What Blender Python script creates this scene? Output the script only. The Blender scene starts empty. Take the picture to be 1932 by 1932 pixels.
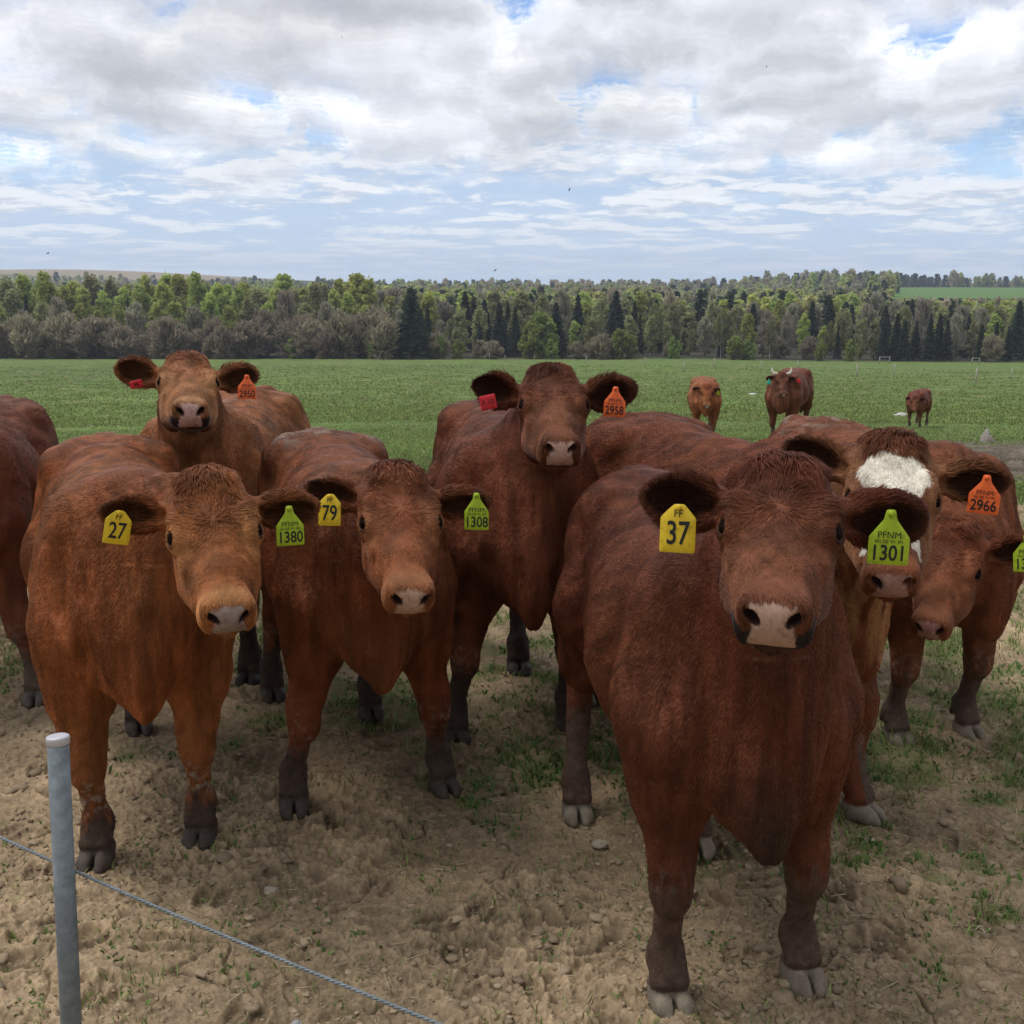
import bpy, math, random, time
import numpy as np
T0 = time.time()
random.seed(4)
C = bpy.context.scene.collection
f32 = np.float32
FUR = 1.0          # fur density factor
# ----------------------------------------------------------------- camera
HCAM = 1.7; PITCH = math.radians(11.4); FPX = 2160.0; WPX = 1932.0
cd = bpy.data.cameras.new('camera'); cam = bpy.data.objects.new('camera', cd); C.objects.link(cam)
cam.location = (0, 0, HCAM); cam.rotation_euler = (math.pi/2 - PITCH, 0, 0)
cd.sensor_width = 36.0; cd.lens = 36.0*FPX/WPX; cd.clip_start = 0.05; cd.clip_end = 20000
sc = bpy.context.scene; sc.camera = cam
sc.view_settings.view_transform = 'Standard'; sc.view_settings.look = 'None'
sc.view_settings.gamma = 1.0; sc.view_settings.exposure = 0.12
# ----------------------------------------------------------------- sun
SUN_EL = math.radians(64); SUN_AZ = math.radians(-75)      # azimuth measured from +Y towards +X
sd = bpy.data.lights.new('sun', 'SUN'); sun = bpy.data.objects.new('sun', sd); C.objects.link(sun)
sd.energy = 1.5; sd.angle = math.radians(26); sd.color = (1, .955, .89)
_sv = (math.sin(SUN_AZ)*math.cos(SUN_EL), math.cos(SUN_AZ)*math.cos(SUN_EL), math.sin(SUN_EL))
from mathutils import Vector, Matrix
sun.rotation_euler = Vector(_sv).to_track_quat('Z', 'Y').to_euler()
# ----------------------------------------------------------------- node helpers
class NT:
    def __init__(s, nt): s.nt = nt; s.n = nt.nodes; s.l = nt.links
    def new(s, t, **k):
        n = s.n.new(t)
        for a, b in k.items(): setattr(n, a, b)
        return n
    def put(s, sock, v):
        if isinstance(v, bpy.types.NodeSocket): s.l.new(v, sock)
        elif v is not None: sock.default_value = v
    def math(s, op, a, b=None, c=None, clamp=False):
        n = s.new('ShaderNodeMath', operation=op); n.use_clamp = clamp
        s.put(n.inputs[0], a)
        if b is not None: s.put(n.inputs[1], b)
        if c is not None: s.put(n.inputs[2], c)
        return n.outputs[0]
    def vmath(s, op, a, b=None, scale=None):
        n = s.new('ShaderNodeVectorMath', operation=op); s.put(n.inputs[0], a)
        if b is not None: s.put(n.inputs[1], b)
        if scale is not None: s.put(n.inputs['Scale'], scale)
        return n.outputs[0]
    def mix(s, f, a, b, bt='MIX'):
        n = s.new('ShaderNodeMix', data_type='RGBA', blend_type=bt)
        s.put(n.inputs[0], f); s.put(n.inputs[6], a); s.put(n.inputs[7], b); return n.outputs[2]
    def noise(s, vec, scale, detail=4, rough=.5, dist=0, dims='3D'):
        n = s.new('ShaderNodeTexNoise', noise_dimensions=dims)
        s.put(n.inputs['Vector'], vec); n.inputs['Scale'].default_value = scale
        n.inputs['Detail'].default_value = detail; n.inputs['Roughness'].default_value = rough
        n.inputs['Distortion'].default_value = dist; return n.outputs[0]
    def ramp(s, f, pts):
        n = s.new('ShaderNodeValToRGB'); s.put(n.inputs[0], f); e = n.color_ramp.elements
        while len(e) < len(pts): e.new(.5)
        for i, (p, c) in enumerate(pts): e[i].position = p; e[i].color = (*c, 1) if len(c) == 3 else c
        return n.outputs[0]
    def smooth(s, v, a, b):
        n = s.new('ShaderNodeMapRange', interpolation_type='SMOOTHSTEP'); s.put(n.inputs[0], v)
        n.inputs[1].default_value = a; n.inputs[2].default_value = b; return n.outputs[0]
def rgb(r, g, b): return (r, g, b, 1)
def material(name, build, rough=.8, spec=.3):
    m = bpy.data.materials.new(name); m.use_nodes = True; t = NT(m.node_tree)
    p = t.n['Principled BSDF']; p.inputs['Roughness'].default_value = rough; p.inputs['Specular IOR Level'].default_value = spec
    build(t, p); return m
def plain(name, col, rough=.8, spec=.3, metal=0):
    def b(t, p):
        g = t.new('ShaderNodeNewGeometry').outputs['Position']
        n = t.noise(g, 9, 5, .6)
        t.put(p.inputs['Base Color'], t.mix(n, rgb(*[c*.8 for c in col]), rgb(*[min(1, c*1.2) for c in col])))
        p.inputs['Metallic'].default_value = metal
    return material(name, b, rough, spec)
# ----------------------------------------------------------------- sky
world = bpy.data.worlds.new('World'); sc.world = world; world.use_nodes = True
def build_world():
    t = NT(world.node_tree); bg = t.n['Background']
    sky = t.new('ShaderNodeTexSky', sky_type='NISHITA'); sky.sun_disc = False
    sky.sun_elevation = SUN_EL; sky.sun_rotation = SUN_AZ; sky.altitude = 100; sky.air_density = 1.0; sky.dust_density = .6; sky.ozone_density = 1.6
    clear = t.mix(1.0, sky.outputs[0], rgb(.11, .12, .145), 'MULTIPLY')
    d = t.new('ShaderNodeTexCoord').outputs['Generated']
    sep = t.new('ShaderNodeSeparateXYZ'); t.put(sep.inputs[0], d)
    z = t.math('MAXIMUM', sep.outputs[2], .0)
    inv = t.math('DIVIDE', 1.0, t.math('ADD', z, .06))
    # billows: break the flat projection of the deck into puffs
    w1 = t.new('ShaderNodeTexNoise'); t.put(w1.inputs['Vector'], d); w1.inputs['Scale'].default_value = 13; w1.inputs['Detail'].default_value = 6; w1.inputs['Roughness'].default_value = .62
    wv = t.vmath('SCALE', t.vmath('SUBTRACT', w1.outputs['Color'], (.5, .5, .5)), scale=t.math('MULTIPLY', inv, .13))
    cmb0 = t.new('ShaderNodeCombineXYZ'); t.put(cmb0.inputs[0], t.math('MULTIPLY', sep.outputs[0], inv)); t.put(cmb0.inputs[1], t.math('MULTIPLY', t.math('MULTIPLY', sep.outputs[1], inv), .80))
    base = t.vmath('ADD', cmb0.outputs[0], wv)
    col = clear
    # thinner cover far away, so that blue shows between the low clouds
    lowz = t.math('MULTIPLY', t.math('SUBTRACT', 1.0, t.smooth(z, .03, .22)), .085)
    lowz = t.math('SUBTRACT', lowz, .012)
    L = [(1.150, .535, (.93, .94, .955), .70), (1.125, .528, (.93, .94, .95), .70), (1.100, .520, (.89, .90, .92), .70), (1.075, .512, (.84, .855, .885), .70),
         (1.050, .504, (.76, .78, .82), .65), (1.025, .497, (.70, .72, .765), .60), (1.0, .490, (.64, .66, .715), .55), (.98, .484, (.60, .62, .68), .40)]
    for i, (h, thr, c, op) in enumerate(L):
        v = t.vmath('ADD', t.vmath('SCALE', base, scale=h), SKYOFF)
        n = t.noise(v, 2.1, 4.5, .54, .0)
        big = t.noise(v, .30, 2, .5)
        n = t.math('ADD', n, t.math('MULTIPLY', t.math('SUBTRACT', big, .46), .24))
        n = t.math('SUBTRACT', n, lowz)
        m = t.math('MULTIPLY', t.smooth(n, thr-.07, thr+.03), op)
        cc = t.mix(t.smooth(n, thr, thr+.12), rgb(*[min(1, q*1.16) for q in c]), rgb(*[q*.90 for q in c]))
        col = t.mix(m, col, cc)
    lum = t.noise(t.vmath('ADD', t.vmath('SCALE', base, scale=1.1), (1.0, 5.0, 2.0)), 1.0, 5, .55)
    col = t.vmath('SCALE', col, scale=t.math('MULTIPLY_ADD', t.smooth(lum, .32, .66), .34, .82))
    # distant rows of small fair-weather cumulus standing on flat bases, and the pale air behind them
    az = t.math('ARCTAN2', sep.outputs[0], sep.outputs[1])
    def puff(off, sx, sz):
        cb = t.new('ShaderNodeCombineXYZ'); t.put(cb.inputs[0], t.math('MULTIPLY', az, sx)); t.put(cb.inputs[1], t.math('MULTIPLY', t.math('LOGARITHM', t.math('ADD', z, .022-off), 2.718), sz)); cb.inputs[2].default_value = 4.2
        big = t.noise(t.vmath('SCALE', cb.outputs[0], scale=.27), 1.0, 3, .5)
        n = t.noise(cb.outputs[0], 1.0, 7, .62, .3)
        return t.math('ADD', n, t.math('MULTIPLY', t.math('SUBTRACT', big, .5), .62))
    hz = t.math('POWER', t.math('SUBTRACT', 1.0, t.math('MINIMUM', z, 1.0)), 16)
    air = t.mix(t.smooth(z, .0, .16), rgb(.55, .67, .83), rgb(.38, .56, .83))
    lowmask = t.math('SUBTRACT', 1.0, t.smooth(t.math('ADD', z, t.math('MULTIPLY', t.math('SUBTRACT', lum, .5), .16)), .065, .125))
    p0 = puff(0.0, 19.0, 8.5); p1 = puff(-.006, 19.0, 8.5)
    top = t.smooth(t.math('SUBTRACT', p0, p1), -.10, .07)
    pc = t.mix(top, rgb(.62, .665, .745), rgb(.97, .97, .98))
    pm = t.math('MULTIPLY', t.smooth(p0, .44, .58), t.math('MULTIPLY_ADD', t.smooth(z, -.01, .07), .65, .3))
    lowc = t.mix(t.math('MULTIPLY', pm, .88), air, pc)
    col = t.mix(t.math('MULTIPLY', lowmask, .92), col, lowc)
    col = t.mix(t.math('MULTIPLY', hz, .30), col, rgb(.55, .70, .90))
    # cloud is brightest around the hidden sun; low unseen sky behind the camera is dimmed to darken chests
    sd_ = t.new('ShaderNodeVectorMath', operation='DOT_PRODUCT'); t.put(sd_.inputs[0], d); sd_.inputs[1].default_value = _sv
    glow = t.math('POWER', t.math('MAXIMUM', sd_.outputs['Value'], 0.0), 7)
    back = t.smooth(sep.outputs[1], -.75, .25)
    lowd = t.math('MULTIPLY_ADD', t.smooth(z, .0, .75), .55, .45)
    dark = t.math('ADD', t.math('MULTIPLY', back, t.math('SUBTRACT', 1.0, lowd)), lowd)
    col = t.vmath('SCALE', col, scale=t.math('MULTIPLY', dark, t.math('MULTIPLY_ADD', glow, 1.3, 1.0)))
    t.put(bg.inputs[0], col); bg.inputs[1].default_value = 1.0
SKYOFF = (2.2, 40.1, 0)
build_world()
world.cycles.sampling_method = 'MANUAL'; world.cycles.sample_map_resolution = 512
# ----------------------------------------------------------------- maths helpers
RC = np.array([[1, 0, 0], [0, math.cos(PITCH), -math.sin(PITCH)], [0, math.sin(PITCH), math.cos(PITCH)]])
CP = np.array([0, 0, HCAM])
def ray(px, py):
    w = RC[0]*(px-966)/FPX + RC[1] - RC[2]*(py-966)/FPX; return w
def at_depth(px, py, dy):            # world point seen at photo pixel (px,py) at world distance Y = dy
    w = ray(px, py); return CP + w*(dy/w[1])
def on_ground(px, py, z=0.0):
    w = ray(px, py); return CP + w*((z-HCAM)/w[2])
def lerp(a, b, t): return a+(b-a)*t
def sstep(x, a, b):
    t = np.clip((x-a)/(b-a), 0, 1); return t*t*(3-2*t)
def _hash(i, j, k, seed):
    h = (i*374761393 + j*668265263 + k*2147483647*3 + seed*974634777).astype(np.uint32)
    h = (h ^ (h >> np.uint32(13)))*np.uint32(1274126177); h = h ^ (h >> np.uint32(16))
    return (h & np.uint32(0xffffff)).astype(f32)/f32(0xffffff)
def vnoise(P, seed=0):
    P = np.asarray(P); I = np.floor(P).astype(np.int64); F = (P-I).astype(f32); F = F*F*(3-2*F)
    r = 0
    for a in (0, 1):
        wa = F[:, 0] if a else 1-F[:, 0]
        for b in (0, 1):
            wb = F[:, 1] if b else 1-F[:, 1]
            for c in (0, 1):
                wc = F[:, 2] if c else 1-F[:, 2]
                r = r + wa*wb*wc*_hash(I[:, 0]+a, I[:, 1]+b, I[:, 2]+c, seed)
    return r
def fbm(P, o=4, seed=0, gain=.5):
    a = 1.; s = 0; n = 0
    for i in range(o): s = s+a*vnoise(P*(2.03**i)+i*7.7, seed+i); n += a; a *= gain
    return s/n
ROTX = lambda a: np.array([[1, 0, 0], [0, math.cos(a), -math.sin(a)], [0, math.sin(a), math.cos(a)]])
ROTY = lambda a: np.array([[math.cos(a), 0, math.sin(a)], [0, 1, 0], [-math.sin(a), 0, math.cos(a)]])
ROTZ = lambda a: np.array([[math.cos(a), -math.sin(a), 0], [math.sin(a), math.cos(a), 0], [0, 0, 1]])
def norm(v): return v/(np.linalg.norm(v, axis=-1, keepdims=True)+1e-12)
# ----------------------------------------------------------------- object helpers
def link(name, data, mat=None, parent=None, loc=None):
    o = bpy.data.objects.new(name, data); C.objects.link(o)
    if mat is not None and data is not None and hasattr(data, 'materials'): data.materials.append(mat)
    if parent is not None: o.parent = parent
    if loc is not None: o.location = loc
    return o
def tag(o, label=None, cat=None, group=None, kind=None):
    if label: o['label'] = label
    if cat: o['category'] = cat
    if group: o['group'] = group
    if kind: o['kind'] = kind
    return o
def mesh_np(name, V, F, smooth=True, cols=None):
    """F: (n,k) int array of equal-length faces or a list of such arrays."""
    me = bpy.data.meshes.new(name)
    Fs = F if isinstance(F, list) else [F]
    V = np.asarray(V, f32)
    me.vertices.add(len(V)); me.vertices.foreach_set('co', V.ravel())
    nl = sum(f.size for f in Fs); nf = sum(len(f) for f in Fs)
    me.loops.add(nl); me.loops.foreach_set('vertex_index', np.concatenate([f.ravel() for f in Fs]).astype(np.int32))
    tot = np.concatenate([np.full(len(f), f.shape[1]) for f in Fs]); st = np.concatenate([[0], np.cumsum(tot)[:-1]])
    me.polygons.add(nf); me.polygons.foreach_set('loop_start', st.astype(np.int32)); me.polygons.foreach_set('loop_total', tot.astype(np.int32))
    if smooth: me.polygons.foreach_set('use_smooth', np.ones(nf, bool))
    me.update(calc_edges=True)
    if cols is not None:
        c = np.ones((len(V), 4), f32); c[:, :3] = cols
        a = me.attributes.new('col', 'FLOAT_COLOR', 'POINT'); a.data.foreach_set('color', c.ravel())
    me.validate()
    return me
# =================================================================  implicit surfaces
def smin(a, b, k):
    h = np.maximum(k-np.abs(a-b), 0)/k; return np.minimum(a, b)-h*h*k*.25
class Prim:
    """c centre, M columns = local axes, sub: carve instead of add"""
    def __init__(s, kind, k, sub, cen, rad, **kw): s.kind = kind; s.k = k; s.sub = sub; s.cen = np.array(cen, f32); s.rad = rad; s.__dict__.update(kw)
    def d(s, P):
        if s.kind == 'ell':
            q = (P-s.cen)@s.M
            a = np.sqrt(((q/s.r)**2).sum(1)); b = np.sqrt(((q/(s.r**2))**2).sum(1))+1e-9
            return a*(a-1)/b
        if s.kind == 'rc':
            pa = P-s.a; ba = s.b-s.a; h = np.clip(pa@ba/(ba@ba), 0, 1)
            return np.sqrt(((pa-h[:, None]*ba)**2).sum(1))-(s.r1+(s.r2-s.r1)*h)
        if s.kind == 'torso':
            q = ((P-s.org)@s.M)/s.sc
            x = q[:, 0]; S = s.st
            a = np.interp(x, S[:, 0], S[:, 1]); zt = np.interp(x, S[:, 0], S[:, 2]); zb = np.interp(x, S[:, 0], S[:, 3])
            b = (zt-zb)/2; zc = (zt+zb)/2; v = (q[:, 2]-zc)/b
            a = a*(1-.16*np.clip(v, -1, 1.3)-.10*np.clip(-v, 0, 1.3)**2)
            e = (np.abs(q[:, 1]/a)**2.35+np.abs(v)**2.35)**(1/2.35)
            d = (e-1)*np.minimum(a, b)*.85
            out = np.maximum(x-S[-1, 0], S[0, 0]-x)
            d = np.where(out > 0, np.sqrt(np.maximum(d, 0)**2+out**2), d)
            return (d*s.sc).astype(f32)
class Sdf:
    def __init__(s): s.p = []
    def ell(s, fr, c, r, k=.03, sub=False, R=None):
        o, M, sc = fr; c = o+(M@np.array(c, float))*sc; MM = M if R is None else M@R
        s.p.append(Prim('ell', k*sc, sub, c, max(r)*sc, M=MM.astype(f32), r=(np.array(r)*sc).astype(f32)))
    def rc(s, a, ra, b, rb, k=.05, sub=False):
        a = np.array(a, f32); b = np.array(b, f32)
        s.p.append(Prim('rc', k, sub, (a+b)/2, np.linalg.norm(a-b)/2+max(ra, rb), a=a, b=b, r1=ra, r2=rb))
    def eval(s, P):
        D = np.full(len(P), 1., f32)
        for p in s.p:
            w = p.rad+.09+p.k
            dd = P-p.cen; m = np.nonzero((np.abs(dd) < w).all(1))[0]
            if len(m) == 0: continue
            v = p.d(P[m]).astype(f32)
            D[m] = -smin(-D[m], v, p.k) if p.sub else smin(D[m], v, p.k)
        return D
    def mesh(s, lo, hi, h):
        lo = np.array(lo, f32); n = (np.ceil((np.array(hi)-lo)/h/8).astype(int))*8; B = n//8
        bi = np.stack(np.meshgrid(*[np.arange(b) for b in B], indexing='ij'), -1).reshape(-1, 3)
        D = s.eval((lo+(bi*8+4)*h).astype(f32))
        act = bi[np.abs(D) < 8*h*.95+.012]
        vol = np.ones((n[0]+1, n[1]+1, n[2]+1), f32)*9
        g = np.stack(np.meshgrid(*[np.arange(9)]*3, indexing='ij'), -1).reshape(-1, 3)
        m = np.zeros(vol.shape, bool)
        for a in act*8: m[a[0]:a[0]+9, a[1]:a[1]+9, a[2]:a[2]+9] = True
        idx = np.stack(np.nonzero(m), -1)
        vol[m] = s.eval((lo+idx*h).astype(f32))
        cm = np.zeros(n, bool)
        for a in act*8: cm[a[0]:a[0]+8, a[1]:a[1]+8, a[2]:a[2]+8] = True
        ci = np.stack(np.nonzero(cm), -1)
        off = np.array([[i, j, k] for i in (0, 1) for j in (0, 1) for k in (0, 1)])
        cv = np.stack([vol[ci[:, 0]+o[0], ci[:, 1]+o[1], ci[:, 2]+o[2]] for o in off], 1)
        ins = (cv < 0).sum(1); k = (ins > 0) & (ins < 8) & (cv.max(1) < 8)
        ci = ci[k]; cv = cv[k]
        acc = np.zeros((len(ci), 3), f32); cnt = np.zeros(len(ci), f32)
        for a in range(8):
            for b in range(a+1, 8):
                df = off[b]-off[a]
                if np.abs(df).sum() != 1: continue
                va, vb = cv[:, a], cv[:, b]; cr = (va < 0) != (vb < 0)
                t = np.where(cr, va/np.where(cr, va-vb, 1), 0)
                acc += np.where(cr[:, None], off[a]+t[:, None]*df, 0); cnt += cr
        V = lo+(ci+acc/cnt[:, None])*h
        vid = np.full(n, -1, np.int32); vid[ci[:, 0], ci[:, 1], ci[:, 2]] = np.arange(len(ci))
        Q = []
        for ax in range(3):
            o1 = np.zeros(3, int); o1[ax] = 1
            va = vol[ci[:, 0], ci[:, 1], ci[:, 2]]; vb = vol[ci[:, 0]+o1[0], ci[:, 1]+o1[1], ci[:, 2]+o1[2]]
            cr = ((va < 0) != (vb < 0)) & (vb < 8)
            e1 = np.zeros(3, int); e1[(ax+1) % 3] = 1; e2 = np.zeros(3, int); e2[(ax+2) % 3] = 1
            c = ci[cr]; fl = va[cr] < 0
            c = np.maximum(c, 1)
            q = np.stack([vid[tuple((c-x).T)] for x in (e1*0, e1, e1+e2, e2)], 1)
            ok = (q >= 0).all(1); q = q[ok]; fl = fl[ok]
            q[~fl] = q[~fl][:, ::-1]
            Q.append(q)
        return V, np.concatenate(Q)
def vnormals(V, F):
    a = V[F[:, 2]]-V[F[:, 0]]; b = V[F[:, 3]]-V[F[:, 1]]; n = np.cross(a, b)
    N = np.zeros_like(V)
    for i in range(F.shape[1]):
        for c in range(3): N[:, c] += np.bincount(F[:, i], n[:, c], len(V))
    return norm(N)
# =================================================================  terrain
_PY = np.array([-80, 8, 10, 12, 16, 22, 36, 60, 100, 150, 220, 245, 400, 600, 900, 1300, 2000, 6000.])
_PZ = np.array([0, 0, -.03, -.12, -.60, -1.40, -2.90, -4.60, -6.90, -9.40, -12.9, -13.4, -14.5, -13.5, -12.0, -9.5, -6.0, -4])
_yy = np.linspace(-80, 6000, 12161)
_zz = np.interp(_yy, _PY, _PZ)
_zz = np.concatenate([np.convolve(np.pad(_zz[:900], 4, 'edge'), np.ones(9)/9, 'valid'), _zz[900:]])
def hill(x, y):
    return (26*np.exp(-((x+680)/370)**2-((y-1700)/430)**2) + 8.0*sstep(x, 150, 215)*sstep(y, 470, 600)*(1-sstep(y, 900, 1200))
            + 6.0*np.exp(-((x-370)/150)**2-((y-1220)/240)**2)*(1-0*x))
def height(x, y):
    x = np.asarray(x, float); y = np.asarray(y, float)
    z = np.interp(y, _yy, _zz)+hill(x, y)
    far = sstep(y, 9, 30); Pn = np.stack([x*.06, y*.03, x*0], -1).reshape(-1, 3)
    z = z+((vnoise(Pn, 3)-.5).reshape(x.shape))*far*.30
    # the field lies a touch higher in the middle right (cross-slope)
    z = z+sstep(y, 60, 160)*(-.6*sstep(x, 20, 70))
    return z
def ground_hit(px, py):
    w = ray(px, py); t = 1.0
    for i in range(4000):
        P = CP+w*t
        if P[2] < float(height(P[0:1], P[1:2])[0]): return P
        t *= 1.004
    return P
def grass_amount(x, y):
    """0 bare soil .. 1 closed turf"""
    x = np.asarray(x, float); y = np.asarray(y, float)
    P = np.stack([x, y, x*0], -1)
    n1 = fbm(P*1.3, 3, 71); n2 = fbm(P*4.5, 3, 72)
    g = sstep(y, 3.3, 8.5)*.50+.10
    def blob(cx, cy, rx, ry, a): return a*np.exp(-((x-cx)/rx)**2-((y-cy)/ry)**2)
    g = g+blob(1.9, 3.5, .6, .6, .66)+blob(1.75, 4.6, .8, .9, .55)+blob(-.02, 4.9, .6, .9, .62)+blob(.2, 3.9, .8, .5, .22)+blob(1.35, 2.7, .45, .35, .2)+blob(-1.05, 5.3, .5, .8, .35)+blob(-2.1, 4.7, .45, .6, .22)+blob(.35, 3.75, .5, .35, .18)+blob(1.3, 3.15, .45, .25, .22)+blob(-.35, 3.9, .5, .4, .12)
    g = g-blob(0, 2.0, 2.5, .9, .12)
    field = sstep(y, 7.0, 9.5)
    mud = sstep(x-.25*(y-10)*.25, .55, 1.3)*sstep(y, 8.6, 10.5)*(1-sstep(y+(n1-.5)*9, 18.5, 22.5))
    g = np.maximum(g, field*1.05)
    g = g-mud*1.05
    n3 = fbm(P*13, 2, 74)
    return np.clip((g-.5)*.8+.5+(n1-.5)*1.0+((n2-.5)*1.2+(n3-.5)*1.3)*(1-.7*field)-.10*(1-field), 0, 1)
def build_terrain():
    half = math.radians(33)
    ang = np.concatenate([np.linspace(-math.pi, -half, 60)[:-1], np.linspace(-half, half, 900), np.linspace(half, math.pi, 60)[1:]])
    na = len(ang)
    # rings: even steps in depression angle out to 30 m, then a geometric series
    r1 = 1.7/np.tan(np.radians(np.linspace(48, 11.5, 820))); r0 = np.array([.02, .4, .8, 1.1, 1.3, 1.42])
    r2 = np.geomspace(r1[-1]*1.008, 40, 150); r3 = np.geomspace(40.8, 2600, 200)
    r = np.concatenate([r0, r1, r2, r3]); nr = len(r)
    A, R = np.meshgrid(ang, r); X = (R*np.sin(A)).ravel(); Y = (R*np.cos(A)).ravel()
    Z = height(X, Y)
    P = np.stack([X, Y, X*0], 1); g = grass_amount(X, Y); near = (1-sstep(R.ravel(), 12, 26))
    idx = np.nonzero((R.ravel() < 26) & (np.abs(A.ravel()) < .62))[0]; Pn = P[idx]
    rough = .12+.95*sstep(fbm(Pn*1.5, 3, 50), .40, .60)
    rough *= np.where(Pn[:, 1] < 3, .75+.25*sstep(Pn[:, 0], -.2, .8), 1)
    warp = np.stack([fbm(Pn*7, 2, 61), fbm(Pn*7, 2, 62), Pn[:, 0]*0], 1)*.16
    c1 = np.abs(fbm((Pn+warp)*9, 3, 51)-.5)*2; c2 = fbm((Pn+warp)*26, 3, 52); c3 = np.abs(fbm((Pn+warp)*38, 2, 53)-.5)*2
    st = sstep(c2, .44, .56)                                  # crumbly lumps with steep sides
    w2 = np.stack([fbm(Pn*30, 2, 63), fbm(Pn*30, 2, 64), Pn[:, 0]*0], 1)*.035
    m1 = fbm((Pn+w2)*17, 2, 56); m2 = fbm((Pn+w2)*45, 2, 57); m3 = fbm((Pn+w2*.5)*110, 2, 58)
    st2 = sstep(m1, .47, .53); st3 = sstep(m2, .49, .56); st4 = sstep(m3, .47, .58)
    dz = (.030*(fbm(Pn*2.2, 2, 54)-.5)*2+.020*(.5-c1)*rough+.009*st*rough+.008*st2*rough+.008*st3*rough+.0045*st4+.004*(fbm(Pn*160, 2, 55)-.5))
    ck = 1-sstep(np.abs(fbm((Pn+warp*1.3)*4.2, 3, 59)-.5), .002, .014); ck *= sstep(fbm(Pn*1.9, 2, 60), .45, .6); dz = dz-.011*ck
    dz = dz*1.0
    rg = np.random.default_rng(77); px_ = Pn[:, 0]; py_ = Pn[:, 1]; order = np.argsort(py_); ys = py_[order]; prt = np.zeros(len(dz))
    for q in range(210):                                       # cloven hoof prints pressed into the soil
        cy = 1/rg.uniform(1/6.5, 1/1.6); cx = rg.uniform(-.5, .5)*cy; th = rg.normal(0, .9)+math.pi/2; dp = rg.uniform(.006, .015)*min(1.2, .6+cy*.2)
        a0, b0 = np.searchsorted(ys, cy-.12), np.searchsorted(ys, cy+.12); sub = order[a0:b0]; sub = sub[np.abs(px_[sub]-cx) < .12]
        if len(sub) == 0: continue
        lx = (px_[sub]-cx)*math.cos(th)+(py_[sub]-cy)*math.sin(th); ly = -(px_[sub]-cx)*math.sin(th)+(py_[sub]-cy)*math.cos(th)
        e = np.minimum(np.hypot(lx/.060, (ly-.026)/.024), np.hypot(lx/.060, (ly+.026)/.024))
        prt[sub] += -dp*(1-sstep(e, .70, 1.05))+dp*.45*np.exp(-((e-1.35)/.28)**2)
    dz = dz+prt; Z[idx] += dz*near[idx]
    # colour: soil, turf, woodland floor, far fields
    n = fbm(P[:, :]*.9, 3, 81); n2 = fbm(P*6, 3, 82)
    soil = np.array([.300, .218, .126])*(.72+.35*n+.25*n2)[:, None]
    soil_dark = sstep(Y, 2.6, 4.2)*.20+sstep(X, .5, 1.6)*.12; soil = lerp(soil, soil*np.array([.60, .60, .62]), np.clip(soil_dark, 0, .6)[:, None])  # soil gets darker farther back and towards the right
    mudf = sstep(Y, 8, 10)*(1-sstep(Y, 24, 30)); soil = lerp(soil, np.array([.120, .094, .064])*(.6+.8*n2)[:, None], mudf[:, None])
    lum = np.zeros(len(X)); lum[idx] = (c2-.5)*.3+(m2-.5)*.5+np.clip((dz-dz.mean())/.02, -1, 1)*.24-.35*ck+(fbm(Pn*3.1, 3, 66)-.5)*.5; soil = soil*(1+lum)[:, None]  # crevice shade painted into the soil: hollows and cracks darker, raised crumbs lighter
    nb = fbm(P*np.array([.05, .02, 1]), 3, 83)
    turf = np.array([.105, .150, .036])*(.60+.5*nb+.42*fbm(P*np.array([.5, .16, 1]), 3, 84))[:, None]
    turf = lerp(turf, np.array([.120, .175, .040]), (sstep(Y, 85, 150)*sstep(X, -30, 20)*.7)[:, None])
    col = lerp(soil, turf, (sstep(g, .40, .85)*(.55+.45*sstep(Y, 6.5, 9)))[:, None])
    wood = sstep(Y, 216, 226); col = lerp(col, np.array([.055, .052, .03])*(.7+.6*n)[:, None], wood[:, None])
    tan = sstep(hill(X, Y), 9, 12)*(X < 0); strip = sstep(np.sin(Y*.016+X*.004), .86, .93)
    col = lerp(col, lerp(np.array([.30, .235, .14]), np.array([.11, .12, .05]), strip[:, None]), tan[:, None])
    gf = sstep(X, 165, 190)*sstep(Y, 560, 580)*(1-sstep(Y, 980, 1000)); col = lerp(col, np.array([.10, .19, .04])[None], gf[:, None])
    i = np.arange(nr-1)[:, None]*na+np.arange(na-1)[None]
    Q = np.stack([i, i+1, i+na+1, i+na], -1).reshape(-1, 4)[:, ::-1]
    def b(t, p):
        a = t.new('ShaderNodeAttribute', attribute_name='col').outputs['Color']
        g = t.new('ShaderNodeNewGeometry').outputs['Position']
        n1 = t.noise(g, 75, 8, .75); n2 = t.noise(g, 4, 5, .65); n3 = t.noise(g, 1.0, 4, .6)
        k = t.math('MULTIPLY', t.math('MULTIPLY_ADD', n1, 1.7, .15), t.math('MULTIPLY_ADD', n2, .6, .7)); mp = t.new('ShaderNodeMapping'); t.put(mp.inputs[0], g); mp.inputs['Scale'].default_value = (1, .35, 1)
        n4 = t.noise(mp.outputs[0], .8, 6, .75)
        k = t.math('MULTIPLY', t.math('MULTIPLY', k, t.math('MULTIPLY_ADD', n3, .3, .85)), t.math('MULTIPLY_ADD', n4, 1.5, .25))
        t.put(p.inputs['Base Color'], t.vmath('SCALE', a, scale=k))
        bp = t.new('ShaderNodeBump'); bp.inputs['Strength'].default_value = .7; bp.inputs['Distance'].default_value = .006
        t.put(bp.inputs['Height'], n1); t.put(p.inputs['Normal'], bp.outputs[0])
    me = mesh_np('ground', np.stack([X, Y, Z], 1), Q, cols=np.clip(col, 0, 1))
    o = link('ground', me, material('ground', b, .95, .1)); tag(o, kind='structure')
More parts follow.
